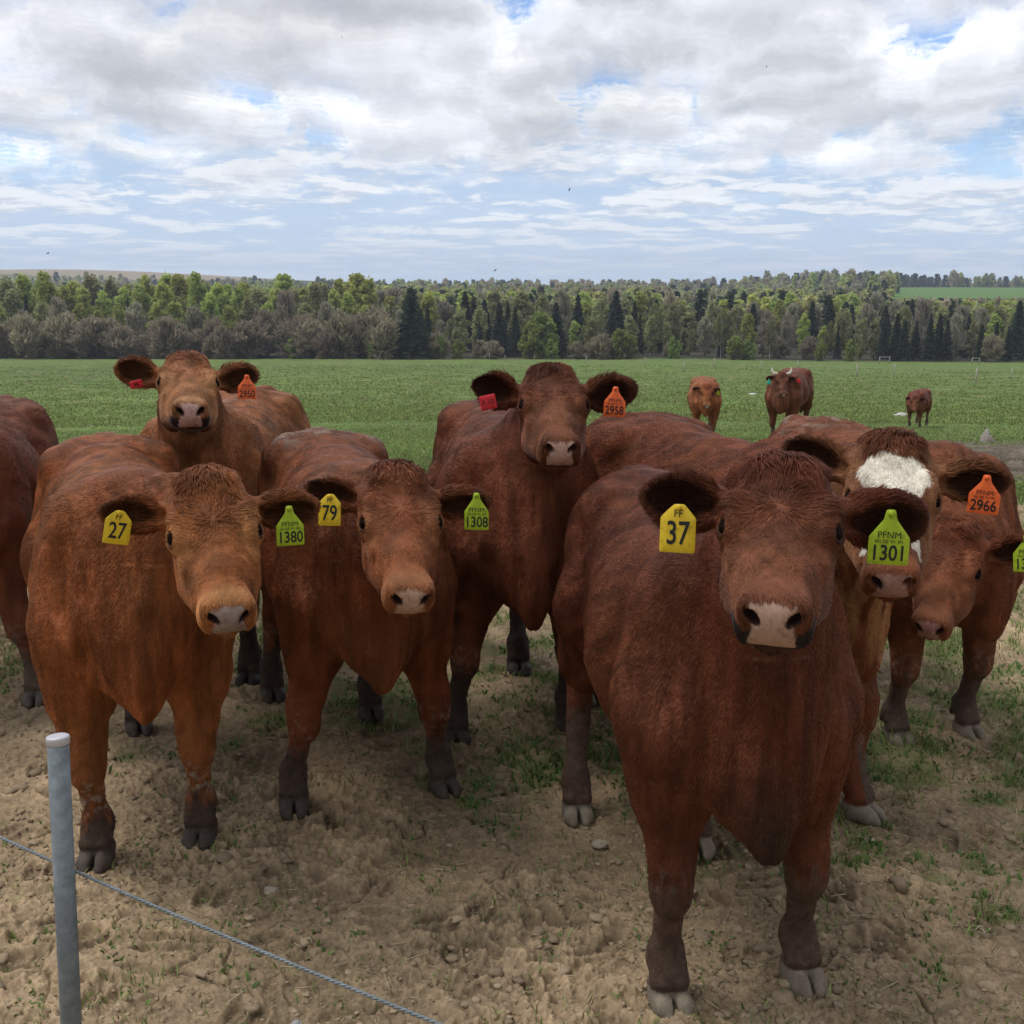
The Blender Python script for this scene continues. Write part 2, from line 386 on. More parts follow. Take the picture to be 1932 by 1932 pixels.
    return dict(P=np.stack([X, Y, Z], 1), na=na, nr=nr, ang=ang, r=r)
TER = build_terrain()
def surf(x, y):
    """height of the built ground sheet, clods included"""
    a = np.arctan2(x, y); r = np.hypot(x, y); ia = np.clip(np.searchsorted(TER['ang'], a), 1, TER['na']-1); ir = np.clip(np.searchsorted(TER['r'], r), 1, TER['nr']-1)
    Zg = TER['P'][:, 2].reshape(TER['nr'], TER['na'])
    fa = (a-TER['ang'][ia-1])/(TER['ang'][ia]-TER['ang'][ia-1]); fr = (r-TER['r'][ir-1])/(TER['r'][ir]-TER['r'][ir-1])
    return (Zg[ir-1, ia-1]*(1-fa)*(1-fr)+Zg[ir-1, ia]*fa*(1-fr)+Zg[ir, ia-1]*(1-fa)*fr+Zg[ir, ia]*fa*fr)
def attr_mat(name, rough=.9, spec=.1, var=.5, scale=40, trans=0):
    def b(t, p):
        a = t.new('ShaderNodeAttribute', attribute_name='col').outputs['Color']
        g = t.new('ShaderNodeNewGeometry').outputs['Position']
        k = t.math('MULTIPLY_ADD', t.noise(g, scale, 4, .65), var*2, 1-var)
        c = t.vmath('SCALE', a, scale=k); t.put(p.inputs['Base Color'], c)
        if trans:
            tr = t.new('ShaderNodeBsdfTranslucent'); t.put(tr.inputs[0], c); mx = t.new('ShaderNodeMixShader'); mx.inputs[0].default_value = trans
            t.l.new(p.outputs[0], mx.inputs[1]); t.l.new(tr.outputs[0], mx.inputs[2]); t.l.new(mx.outputs[0], t.n['Material Output'].inputs[0])
    return material(name, b, rough, spec)
def ico(sub):
    import bmesh
    bm = bmesh.new(); bmesh.ops.create_icosphere(bm, subdivisions=sub, radius=1); bm.verts.ensure_lookup_table()
    V = np.array([v.co for v in bm.verts]); F = np.array([[v.index for v in f.verts] for f in bm.faces]); bm.free(); return V, F
RNG = np.random.default_rng(12)
def polar_points(n, r0, r1, half=.50, power=1.0):
    """points spread evenly over the ground as the eye sees it"""
    a = (RNG.random(n)*2-1)*half; t = RNG.random(n)**power; r = 1/(lerp(1/r1, 1/r0, t)); return r*np.sin(a), r*np.cos(a)
def build_clods():
    V0, F0 = ico(2); Vs, Fs, Cs = [], [], []
    n = 24000; x, y = polar_points(n, 1.6, 9.0)
    keep = RNG.random(n) > sstep(grass_amount(x, y), .4, .8)*.8
    dn = fbm(np.stack([x, y, x*0], 1)*1.6, 2, 90); keep &= RNG.random(n) < .25+1.5*sstep(dn+.12*(x > .3), .42, .6)
    x, y = x[keep], y[keep]; n = len(x)
    sz = np.exp(RNG.normal(-5.55, .62, n)); sz = np.clip(sz, .0022, .024); z = surf(x, y)
    tm = []
    for i in range(14):
        d = V0*(1+((fbm(V0*1.5+i*9, 2, i)-.5)*1.3)[:, None]+((fbm(V0*4.5+i*5, 2, i+40)-.5)*1.1)[:, None]); d[:, 2] *= .60; d = np.sign(d)*np.abs(d)**.8; tm.append(d)
    for i in range(n):
        t = tm[i % 14]; a = RNG.random()*6.28; c, s_ = math.cos(a), math.sin(a)
        sx = sz[i]*(.8+.7*RNG.random())
        P = t*np.array([sx, sz[i], sz[i]]); P = np.stack([P[:, 0]*c-P[:, 1]*s_, P[:, 0]*s_+P[:, 1]*c, P[:, 2]], 1)+np.array([x[i], y[i], z[i]-sz[i]*.05])
        Vs.append(P); Fs.append(F0+len(V0)*i)
        b = .62+.5*RNG.random(); dk = 1-.20*sstep(y[i], 2.6, 4.4)
        Cs.append(np.tile(np.array([.34, .255, .158])*b*dk, (len(V0), 1)))
    o = link('soil_clods', mesh_np('soil_clods', np.concatenate(Vs), np.concatenate(Fs), cols=np.concatenate(Cs), smooth=False), attr_mat('clod', var=.35, scale=120))
    tag(o, 'crumbled dry soil clods scattered over the trampled ground', 'soil', kind='stuff')
build_clods()
def blades(x, y, z, h, w, lean, colr, seg=3):
    n = len(x); a = RNG.random(n)*6.283; b = RNG.random(n)*6.283
    d = np.stack([np.cos(a), np.sin(a), np.zeros(n)], 1); sd_ = np.stack([np.cos(b), np.sin(b), np.zeros(n)], 1)
    base = np.stack([x, y, z-.004], 1); up = np.array([0, 0, 1.])
    m = base+up*(h*.55)[:, None]+d*(h*lean*.25)[:, None]; t = base+up*(h*(1-.35*lean))[:, None]+d*(h*lean*.8)[:, None]
    W = (sd_*w[:, None]*.5)
    V = np.stack([base-W*.8, base+W*.8, m-W, m+W, t], 1).reshape(-1, 3)
    i = np.arange(n)[:, None]*5
    Q = i+np.array([[0, 1, 3, 2]]); T = i+np.array([[2, 3, 4]])
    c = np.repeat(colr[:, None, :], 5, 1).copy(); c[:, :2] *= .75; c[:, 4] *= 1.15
    return V, Q, T, c.reshape(-1, 3)
def build_grass():
    parts = []
    def lay(n, r0, r1, hh, ww, thr, cl, clump=.05, yellow=.15, half=.5, keepdirt=.02, nn=9):
        x, y = polar_points(n//nn, r0, r1, half)
        g = grass_amount(x, y); k = RNG.random(len(x)) < np.where(g > thr, ((g-thr)/(1-thr))**1.3*(.75 if r1 < 7 else 1.3)+.06, keepdirt); x, y = x[k], y[k]; g = g[k]
        if r1 == 60: k = RNG.random(len(x)) > sstep(np.hypot(x, y), 22, r1); x, y, g = x[k], y[k], g[k]
        m = nn; x = np.repeat(x, m); y = np.repeat(y, m); g = np.repeat(g, m); sc_ = np.repeat(.5+.9*RNG.random(len(x)//m), m)
        rr = np.hypot(x, y); x = x+RNG.normal(0, 1, len(x))*clump*sc_*np.sqrt(rr/4); y = y+RNG.normal(0, 1, len(x))*clump*sc_*np.sqrt(rr/4)
        z = surf(x, y); h = hh*(.45+.8*RNG.random(len(x)))*sc_*(.6+.6*g); w = ww*(.7+.6*RNG.random(len(x)))*np.maximum(1, rr/7)
        c = np.array(cl)*(.6+.75*RNG.random(len(x)))[:, None]; c = c*(.8+.4*fbm(np.stack([x, y, x*0], 1)*.8, 2, 5))[:, None]
        yl = RNG.random(len(x)) < yellow; c[yl] = np.array([.26, .21, .095])*(.6+.6*RNG.random(yl.sum()))[:, None]
        parts.append((x, y, z, h, w, c))
    lay(120000, 1.7, 6.5, .050, .0040, .50, (.23, .30, .09), .035, .20, keepdirt=.05)
    lay(150000, 5.5, 12, .065, .0045, .34, (.20, .275, .08), .05, .16)
    lay(240000, 10, 60, .052, .0055, .30, (.235, .31, .09), .09, .10, keepdirt=.01)
    lay(90000, 40, 170, .10, .0075, .30, (.235, .295, .085), .12, .06, keepdirt=.0)
    lay(60000, 2.6, 5.5, .03, .010, .46, (.130, .215, .055), .03, .02, nn=7)          # broad clover-like leaves
    V = []; Q = []; T = []; Cc = []; o = 0
    for x, y, z, h, w, c in parts:
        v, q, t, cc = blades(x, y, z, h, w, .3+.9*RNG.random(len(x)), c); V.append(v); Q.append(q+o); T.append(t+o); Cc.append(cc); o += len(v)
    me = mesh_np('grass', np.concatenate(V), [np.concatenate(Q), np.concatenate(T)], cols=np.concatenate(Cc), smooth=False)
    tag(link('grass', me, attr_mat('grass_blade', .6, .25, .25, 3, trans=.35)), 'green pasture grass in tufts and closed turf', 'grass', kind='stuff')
    # dry straw bits trodden into the soil
    n = 1500; x, y = polar_points(n, 1.6, 8); z = surf(x, y)+.003; a = RNG.random(n)*6.28; l = .008+.035*RNG.random(n)**2
    d = np.stack([np.cos(a), np.sin(a), RNG.normal(0, .15, n)], 1)*l[:, None]; s_ = np.stack([-np.sin(a), np.cos(a), a*0], 1)*.0009
    b = np.stack([x, y, z], 1); u = np.array([0, 0, .0015])
    V = np.stack([b-d-s_, b-d+s_, b+d+s_, b+d-s_, b-d-s_+u, b-d+s_+u, b+d+s_+u, b+d-s_+u], 1).reshape(-1, 3); i = np.arange(n)[:, None]*8
    Q = np.concatenate([i+np.array([[4, 5, 6, 7]]), i+np.array([[0, 1, 5, 4]]), i+np.array([[2, 3, 7, 6]]), i+np.array([[1, 2, 6, 5]]), i+np.array([[3, 0, 4, 7]])])
    c = np.repeat(np.array([.42, .34, .20])*(.5+.7*RNG.random(n))[:, None], 8, 0)
    tag(link('straw', mesh_np('straw', V, Q, cols=c, smooth=False), attr_mat('straw')), 'short bits of dry straw trodden into the soil', 'straw', kind='stuff')
build_grass()
# =================================================================  trees
def quads(P, U, Wd, col):
    n = len(P); V = np.stack([P-U-Wd, P+U-Wd, P+U+Wd, P-U+Wd], 1).reshape(-1, 3); F = np.arange(n*4).reshape(-1, 4)
    return V, F, np.repeat(col, 4, 0)
def limb(a, b, r1, r2, k=5):
    a = np.array(a, float); b = np.array(b, float); d = norm(b-a); s_ = norm(np.cross(d, [.3, .9, .1])); t = np.cross(d, s_)
    an = np.arange(k)*2*math.pi/k; ring = np.cos(an)[:, None]*s_+np.sin(an)[:, None]*t
    V = np.concatenate([a+ring*r1, b+ring*r2]); j = np.arange(k); F = np.stack([j, (j+1) % k, (j+1) % k+k, j+k], 1); return V, F
def cat(L):
    V, F, Cc, o = [], [], [], 0
    for v, f, c in L: V.append(v); F.append(f+o); Cc.append(c); o += len(v)
    return np.concatenate(V), np.concatenate(F), np.concatenate(Cc)
def rdir(n, rg): v = rg.normal(size=(n, 3)); return norm(v)
def make_tree(kind, seed, dens=1.0):
    """unit-less prototypes in metres; returns (crown, trunk) as (V,F,col)"""
    rg = np.random.default_rng(seed); L = []; T = []
    def wood(pts, col): 
        for a, b, r1, r2 in pts: v, f = limb(a, b, r1, r2, 4); T.append((v, f, np.tile(np.array(col)*(.8+.4*rg.random()), (len(v), 1))))
    if kind == 'spruce':
        H = 13.; n = int(1500*dens); t = rg.random(n)**.75; z = .9+(H-.9)*(1-t); lay = np.floor(z/.62); off = (lay*.62-z)
        rmax = (H-z)/H*2.9+.12; rmax *= .75+.35*rg.random(n)*1.0+.18*np.sin(lay*3.7+seed); a = rg.random(n)*6.283; a = a+.25*np.sin(lay*1.3)
        r = rmax*rg.random(n)**.45; P = np.stack([np.cos(a)*r, np.sin(a)*r, z-.22*r], 1)
        U = np.stack([np.cos(a), np.sin(a), -.35+a*0], 1)*(.26+.16*rg.random(n))[:, None]; Wd = np.cross(U, rdir(n, rg)); Wd = norm(Wd)*(.10+.08*rg.random(n))[:, None]
        c = np.array([.062, .085, .048])*(.55+.8*rg.random(n))[:, None]; L.append(quads(P, U, Wd, c))
        wood([((0, 0, 0), (0, 0, H*.95), .20, .03)], (.11, .09, .075))
        return cat(L), cat(T)
    P_ = dict(aspen=(15., .15, 2.5, .30, 3800, (.44, .48, .13), 1.0), olive=(12.5, .12, 2.5, .28, 2900, (.37, .37, .165), .8), grey=(12., .10, 2.5, .33, 1900, (.37, .325, .24), .4),
              bush=(6.5, .0, 3.2, .40, 1900, (.33, .275, .185), .5), greenbush=(6.0, .0, 2.5, .28, 2200, (.27, .32, .085), .9), birch=(13., .25, 2.2, .33, 1000, (.28, .28, .12), .7))[kind]
    H, zb, R, q, n, c0, full = P_; n = int(n*dens)
    zb *= H; nc = 34 if kind in ('bush', 'greenbush') else 64
    cz = zb+(H-zb)*rg.random(nc)**.85; tt = (cz-zb)/(H-zb); prof = np.sin(np.pi*np.clip(tt*.86+.10, 0, 1))**.7
    ca = rg.random(nc)*6.283; cr = R*prof*rg.random(nc)**.5*.8; cc = np.stack([np.cos(ca)*cr, np.sin(ca)*cr, cz*.93], 1); crd = (.45+.6*rg.random(nc))*R/2.9
    pick = rg.integers(0, nc, n); P = cc[pick]+rdir(n, rg)*(crd[pick]*rg.random(n)**.4)[:, None]*np.array([1, 1, 1.15])
    P = P[P[:, 2] > .1]; n = len(P)
    hue = (.86+.28*rg.random(nc))[pick][:n]; c = np.array(c0)*(hue*(.7+.6*rg.random(n)))[:, None]
    if kind in ('grey', 'bush', 'birch'):       # bare twigs: thin slivers pointing out and up
        o = norm(P-np.array([0, 0, P[:, 2].mean()*.5])); U = norm(o+rdir(n, rg)*.7+np.array([0, 0, .5]))*(.35+.4*rg.random(n))[:, None]
        Wd = norm(np.cross(U, rdir(n, rg)))*(.045+.05*rg.random(n))[:, None]
        lf = rg.random(n) < .25*full; Wd[lf] *= 2.5; U[lf] *= .6; 
        if kind != 'bush': c[lf] = np.array([.24, .26, .09])*(.7+.5*rg.random(lf.sum()))[:, None]
    else:
        U = rdir(n, rg)*(q*(.45+.5*rg.random(n)))[:, None]; Wd = norm(np.cross(U, rdir(n, rg)))*(q*(.3+.4*rg.random(n)))[:, None]
    L.append(quads(P, U, Wd, c))
    tc = (.42, .40, .36) if kind in ('birch',) else ((.22, .20, .16) if kind == 'aspen' else (.16, .135, .11))
    if kind in ('bush', 'greenbush'):
        pts = [((rg.normal()*.3, rg.normal()*.3, 0), tuple(cc[i]), .07, .02) for i in range(9)]
    else:
        top = np.array([rg.normal()*.3, rg.normal()*.3, H*.86]); pts = [((0, 0, 0), tuple(top*.5), .17, .11), (tuple(top*.5), tuple(top), .11, .03)]
        for i in range(16):
            s0 = top*(.3+.6*rg.random()); pts.append((tuple(s0), tuple(cc[i]), .06, .018))
    wood(pts, tc)
    return cat(L), cat(T)
def leaf_mat(name):
    def b(t, p):
        a = t.new('ShaderNodeAttribute', attribute_name='col').outputs['Color']
        r = t.new('ShaderNodeObjectInfo').outputs['Random']
        hs = t.new('ShaderNodeHueSaturation'); t.put(hs.inputs['Color'], a); t.put(hs.inputs['Hue'], t.math('MULTIPLY_ADD', r, .04, .48)); t.put(hs.inputs['Value'], t.math('MULTIPLY_ADD', r, .30, .86))
        t.put(p.inputs['Base Color'], hs.outputs[0])
        tr = t.new('ShaderNodeBsdfTranslucent'); t.put(tr.inputs[0], hs.outputs[0]); mx = t.new('ShaderNodeMixShader'); mx.inputs[0].default_value = .5
        t.l.new(p.outputs[0], mx.inputs[1]); t.l.new(tr.outputs[0], mx.inputs[2]); t.l.new(mx.outputs[0], t.n['Material Output'].inputs[0])
    return material(name, b, .8, .1)
M_LEAF = leaf_mat('leaves'); M_BARK = attr_mat('bark', .9, .1, .4, 3)
KINDS = {'spruce': 3, 'aspen': 4, 'olive': 3, 'grey': 3, 'bush': 3, 'greenbush': 2, 'birch': 2}
PROTO = {}
for k_, n_ in KINDS.items():
    for i_ in range(n_):
        (cv, cf, cc), (tv, tf, tc) = make_tree(k_, 10*i_+len(k_))
        PROTO[k_, i_] = (mesh_np('crown', cv, cf, False, cc), mesh_np('trunk', tv, tf, True, tc))
        PROTO[k_, i_][0].materials.append(M_LEAF); PROTO[k_, i_][1].materials.append(M_BARK)
TXT = dict(spruce=('spruce_tree', 'spruce', 'dark narrow spruce', 'dark spruces in the front of the wood'),
    aspen=('aspen_tree', 'tree', 'tall bright green aspen', 'fresh green aspens along the wood'),
    olive=('budding_tree', 'tree', 'olive green budding tree', 'budding olive trees of the wood'),
    grey=('bare_tree', 'tree', 'bare grey-brown tree', 'bare grey trees of the wood'),
    bush=('bare_bush', 'bush', 'broad bare brown bush', 'bare bushes along the field edge'),
    greenbush=('green_bush', 'bush', 'rounded yellow-green bush', 'green bushes along the field edge'),
    birch=('birch_tree', 'birch', 'thin pale-trunked birch', 'pale-trunked birches'))
_ORD = 'first second third fourth fifth sixth seventh eighth ninth tenth eleventh twelfth thirteenth fourteenth fifteenth sixteenth seventeenth eighteenth nineteenth twentieth'.split()
_TENS = ['', '', 'twenty', 'thirty', 'forty', 'fifty', 'sixty', 'seventy', 'eighty', 'ninety']
def ordinal(n):
    if n <= 20: return _ORD[n-1]
    if n % 10 == 0: return _TENS[n//10][:-1]+'ieth'
    return _TENS[n//10]+'-'+_ORD[n % 10-1]
def name_trees():
    """count each kind along the edge of the wood from its left end, or from its right end when that is shorter"""
    for kd, L in TREES.items():
        L.sort(key=lambda q: q[0]); n = len(L)
        for i, (px, r) in enumerate(L):
            k, side = (i+1, 'left') if i < n/2 else (n-i, 'right')
            r['label'] = '%s, %s of its kind from the %s end of the wood' % (TXT[kd][2], ordinal(k), side)
ntree = 0; TREES = {}
def plant(kind, px, Y, top=None, sx=1.0, i=None, H=None):
    """tree standing where photo column px meets distance Y; top = photo row of its tip"""
    global ntree
    x = (px-966)/FPX*(Y*math.cos(PITCH)+4); z = float(height(np.array([x]), np.array([Y]))[0])
    h0 = dict(spruce=13, aspen=15, olive=12.5, grey=12, bush=6.5, greenbush=6, birch=13)[kind]
    if top is not None:
        w = ray(px, top); H = (HCAM+w[2]/w[1]*Y-z)/1.0
    s_ = (H or h0)/h0
    i = RNG.integers(0, KINDS[kind]) if i is None else i
    nm, ct, lb, gp = TXT[kind]
    r = link(nm, None, loc=(x, Y, z-.1)); r.rotation_euler = (0, 0, RNG.random()*6.28); r.scale = (s_*sx, s_*sx, s_)
    TREES.setdefault(kind, []).append((px, r)); tag(r, None, ct, gp); cm, tm = PROTO[kind, int(i)]
    link('crown', cm, None, r); link('trunk', tm, None, r); ntree += 1
# named spruces and bushes of the photograph
for px, tp, Y, sx in [(778, 542, 221, 1.7), (762, 575, 240, .9), (808, 580, 238, 1), (510, 556, 262, .9), (493, 568, 256, .7), (486, 582, 244, .7), (250, 562, 250, .6), (236, 574, 252, .6), (60, 560, 252, .7), (148, 570, 258, .7), (620, 566, 258, .7),
        (940, 580, 232, .9), (958, 568, 236, .8), (972, 577, 229, .9), (922, 594, 236, .8), (1150, 570, 262, .6), (1195, 566, 250, .8), (1242, 588, 240, .7), (1290, 600, 236, .7), (1662, 596, 224, 1.1), (1685, 590, 226, 1.1), (1700, 602, 224, 1.2), (1722, 604, 228, 1), (1748, 592, 224, .9), (1765, 590, 226, 1.0), (1780, 602, 224, .9),
        (1806, 582, 236, .8), (1820, 590, 238, .7), (1844, 610, 222, 1), (1872, 606, 225, .9), (1912, 566, 232, 1.2), (1895, 615, 222, 1.), (1576, 612, 230, .6), (905, 605, 232, .8), (1205, 590, 240, .6), (1356, 618, 232, .6), (1930, 600, 224, 1)]:
    plant('spruce', px, Y, tp, sx*.9)
for px, tp, Y, sx in [(1020, 592, 224, 1.1), (1000, 610, 222, 1), (1168, 622, 221, 1.1), (1190, 632, 221, .9), (1385, 634, 220, 1.2), (1410, 640, 220, 1), (1600, 640, 221, .9), (1040, 640, 220, 1), (830, 632, 221, .9), (560, 632, 221, 1), (866, 640, 221, .9), (1545, 646, 220, .9), (702, 642, 219, .8), (1270, 636, 221, .9)]:
    plant('greenbush', px, Y, tp, sx)
# shrub belt of bare bushes, thick on the left
for i_ in range(74):
    px = RNG.random()*760-20 if i_ < 58 else 760+RNG.random()*1180; Y = 219+RNG.random()*12; tp = RNG.uniform(586, 650) if px < 740 else RNG.uniform(628, 652)
    plant('bush', px, Y, tp, RNG.uniform(1.0, 1.45))
# birches
for px, tp in [(92, 590), (16, 575), (1358, 580), (1372, 590), (1232, 570), (700, 590), (715, 600), (552, 640), (480, 620), (850, 600), (1450, 600), (1560, 605), (1300, 620), (1100, 612), (1660, 640), (400, 600), (1225, 600), (660, 610)]:
    plant('birch', px, 225+RNG.random()*12, tp, .9)
# the mixed front of the wood
for i_ in range(168):
    px = -25+(i_+RNG.random())/168*1990; row = i_ % 3
    if px < 700:
        kd = RNG.choice(['aspen', 'aspen', 'aspen', 'aspen', 'olive'] if row else ['aspen', 'aspen', 'olive', 'grey']); tp = RNG.uniform(508, 545) if row else RNG.uniform(545, 590)
    elif px < 1250: kd = RNG.choice(['olive', 'aspen', 'grey', 'olive', 'spruce']); tp = RNG.uniform(540, 566) if row else RNG.uniform(566, 605)
    else: kd = RNG.choice(['olive', 'grey', 'grey', 'olive', 'aspen', 'spruce'][:(6 if row else 5)]); tp = RNG.uniform(562, 582) if row else RNG.uniform(580, 612)
    Y = (234, 250, 272)[row]+RNG.random()*10 if row else 228+RNG.random()*9
    plant(kd, px, Y, tp, RNG.uniform(.95, 1.3))
print('individual trees', ntree)
def build_forest():
    """the rest of the wood, rolling back to the skyline"""
    src = {}
    for k, d in (('aspen', .085), ('olive', .095), ('grey', .16), ('spruce', .14)):
        for i in range(3): src[k, i] = make_tree(k, 50+i, d)[0]
    V, F, Cc, o = [], [], [], 0; n = 0
    rg = np.random.default_rng(5)
    for i in range(3400):
        Y = 1/lerp(1/1350., 1/285., rg.random()**1.0) if rg.random() < .72 else rg.uniform(500, 1350)
        px = rg.uniform(-60, 2000); x = (px-966)/FPX*Y*.985
        if hill(np.array([x]), np.array([Y]))[0] > 8 and x < 0: continue
        if x > 160*Y/600 and 555 < Y < 1000 and px > 1690: continue
        z = float(height(np.array([x]), np.array([Y]))[0])
        cl = float(vnoise(np.array([[x*.012, Y*.009, 0]]), 4)[0]); rr = rg.random()
        pdark = .10+.5*max(0, cl-.55)*2+(.12 if Y > 800 else 0)+(.8 if (px > 1600 and Y > 900 and px < 1790) else 0)
        k = 'spruce' if rr < pdark else ('grey' if rr > (.93 if px < 900 else .80) else ('aspen' if rr < (.80 if px < 1000 else .52) else 'olive'))
        Ht = rg.uniform(9, 13.5)
        if px > 1680 and Y < 600: Ht = min(Ht, (HCAM+(ray(px, 564)[2]/ray(px, 564)[1])*Y)-z)
        if Ht < 3: continue
        H = Ht/dict(aspen=15, olive=12.5, grey=12, spruce=13)[k]
        v, f, c = src[k, int(rg.integers(0, 3))]; q = max(1., min(1.9, Y/420)); ctr = v.reshape(-1, 4, 3).mean(1, keepdims=True)
        vv = ((v.reshape(-1, 4, 3)-ctr)*2.3*q+ctr).reshape(-1, 3)*H*np.array([1.25, 1.25, 1]); a = rg.random()*6.28
        R = ROTZ(a); V.append(vv@R.T+np.array([x, Y, z])); F.append(f+o); o += len(v); Cc.append(c*(.85+.3*rg.random())*np.array([.95+.2*rg.random(), 1, 1])); n += 1
    me = mesh_np('forest', np.concatenate(V), np.concatenate(F), False, np.concatenate(Cc))
    tag(link('forest', me, M_LEAF), 'far mixed wood of green and dark trees rolling back to the skyline', 'forest', kind='stuff'); print('forest', n)
build_forest()
# lone trees on the skyline field at the right
for px, tp in [(1802, 532), (1818, 534), (1838, 532), (1783, 530), (1772, 530)]: plant('olive', px, 960, tp, 1.2)
name_trees()
# =================================================================  far fences and gates
M_POST = plain('weathered_wood', (.38, .35, .30), .9); M_GATE = plain('pale_timber', (.55, .40, .18), .8)
def rod(a, b, r, k=8, r2=None): return limb(a, b, r, r if r2 is None else r2, k)
def capped(a, b, r, k=8):
    V, F = limb(a, b, r, r, k); n = len(V); V = np.concatenate([V, [a, b]]); j = np.arange(k)
    T = np.concatenate([np.stack([(j+1) % k, j, np.full(k, n)], 1), np.stack([j+k, (j+1) % k+k, np.full(k, n+1)], 1)]); return V, F, T
def post_mesh(name, a, b, r, k=8):
    V, F, T = capped(a, b, r, k); return mesh_np(name, V, [F, T], True)
def far_fence(pts, label, hgt, r, wires=1):
    G = [ground_hit(*p) for p in pts]; o0 = G[0]
    e = link('pasture_fence', None, loc=tuple(o0)); tag(e, label, 'fence')
    for g in G: link('post', post_mesh('post', g-o0-np.array([0, 0, .2]), g-o0+np.array([RNG.normal()*.03, 0, hgt*(.9+.2*RNG.random())]), r), M_POST, e)
    L = []; n = 0
    for w in range(wires):
        for a, b in zip(G[:-1], G[1:]):
            v, f = rod(a-o0+np.array([0, 0, hgt*(.55+.35*w)]), b-o0+np.array([0, 0, hgt*(.55+.35*w)]), .006, 4); L.append((v, f, np.zeros((len(v), 3))))
    v, f, _ = cat(L); link('wire', mesh_np('wire', v, f), M_POST, e)
far_fence([(206, 672), (412, 672), (560, 673), (600, 672), (708, 674), (735, 674), (780, 675), (796, 675), (848, 676), (871, 677), (924, 679), (953, 682), (1008, 683), (1106, 688), (1217, 692), (1348, 694), (1436, 702), (1504, 700), (1687, 708), (1907, 718)],
    'far pasture fence of thin pale posts along the foot of the wood', 1.25, .045)
far_fence([(1290, 701), (1617, 712), (1841, 723), (2040, 735)], 'nearer diagonal fence with four taller pale posts on the right of the pasture', 1.25, .06)
def gate(px0, px1, py, hgt, label, mat):
    a = ground_hit(px0, py); b = ground_hit(px1, py); b = np.array([b[0], a[1], a[2]]); up = np.array([0, 0, 1.])
    e = link('gate', None, loc=tuple(a)); tag(e, label, 'gate'); d = b-a
    for q in (a, b): link('post', post_mesh('post', q-a-up*.2, q-a+up*hgt, .07), mat, e)
    link('rail', post_mesh('rail', up*hgt*.92-d*.05, d*1.05+up*hgt*.92, .055), mat, e); link('rail', post_mesh('rail', up*hgt*.5, d+up*hgt*.5, .04), mat, e)
gate(668, 691, 674, 1.15, 'yellowish timber frame gate at the far field edge behind the middle of the herd', M_GATE)
gate(754, 762, 674, 1.0, 'narrow pale wooden hurdle right of the timber gate', M_POST)
gate(1659, 1678, 687, 1.3, 'grey frame gate before the spruces on the right', M_POST)
gate(1834, 1844, 688, 1.2, 'narrow grey frame before the last spruces at the right', M_POST)
# =================================================================  things in the paddock
def build_fence_near():
    Zw = .62; a = on_ground(-260, 1458, Zw); b = on_ground(1010, 2006, Zw)
    pp = on_ground(115, 1628, Zw); d = norm(np.array([b[0]-a[0], b[1]-a[1], 0])); nrm = np.array([d[1], -d[0], 0]); nrm = nrm if nrm[1] < 0 else -nrm
    foot = np.array([pp[0], pp[1], 0.])+nrm*.026
    top = at_depth(109, 1392, foot[1])
    e = link('electric_fence', None, loc=tuple(foot)); tag(e, 'galvanised pipe post at lower left carrying one thin electric fence wire', 'fence')
    r = .0195
    def b_(t, p):
        g = t.new('ShaderNodeNewGeometry').outputs['Position']; n = t.noise(g, 45, 5, .65); n2 = t.noise(g, 7, 4, .6)
        t.put(p.inputs['Base Color'], t.ramp(t.math('MULTIPLY_ADD', n, .6, t.math('MULTIPLY', n2, .4)), [(.35, (.12, .138, .140)), (.62, (.23, .258, .26))]))
        p.inputs['Metallic'].default_value = .35; t.put(p.inputs['Roughness'], t.math('MULTIPLY_ADD', n2, .3, .42))
    mg = material('galvanised', b_)
    V, F, T = capped(np.array([0, 0, -.2]), top-foot, r, 32); po = link('post', mesh_np('post', V, [F, T]), mg, e)
    # dented cap: a short lathe
    h = top[2]; prof = [(r*1.0, -.012), (r*1.05, -.011), (r*1.06, -.001), (r*1.03, .0025), (r*.9, .0042), (r*.5, .0035), (0.0001, .0030)]; k = 32
    an = np.arange(k)*2*math.pi/k; V = np.concatenate([np.stack([np.cos(an)*q[0]*(1+.03*np.cos(an*2))+top[0]-foot[0], np.sin(an)*q[0]+top[1]-foot[1], q[1]+h+.0015*np.cos(an+1)], 1) for q in prof])
    F = np.concatenate([np.stack([i*k+np.arange(k), i*k+(np.arange(k)+1) % k, (i+1)*k+(np.arange(k)+1) % k, (i+1)*k+np.arange(k)], 1) for i in range(len(prof)-1)])
    link('cap', mesh_np('cap', V, F), plain('cap', (.52, .50, .50), .45, .4, .2), po)
    # twisted wire, two strands
    P = []; n = 900; t = np.linspace(0, 1, n); sag = -.015*np.sin(t*math.pi)
    pth = a+(b-a)*t[:, None]+np.stack([t*0, t*0, sag], 1)-foot; L = []
    for ph in (0, math.pi):
        an = t*np.linalg.norm(b-a)/.022*2*math.pi+ph; off = nrm*np.cos(an)[:, None]*.0015+np.array([0, 0, 1])*np.sin(an)[:, None]*.0015; c = pth+off; k = 6
        ka = np.arange(k)*2*math.pi/k; V = (c[:, None]+(np.cos(ka)[:, None]*nrm+np.sin(ka)[:, None]*np.array([0, 0, 1]))[None]*.0022).reshape(-1, 3)
        i = np.arange(n-1)[:, None]*k; j = np.arange(k)[None]; F = np.stack([i+j, i+(j+1) % k, i+k+(j+1) % k, i+k+j], -1).reshape(-1, 4); L.append((V, F, V))
    v, f, _ = cat(L); link('wire', mesh_np('wire', v, f), mg, e)
build_fence_near()
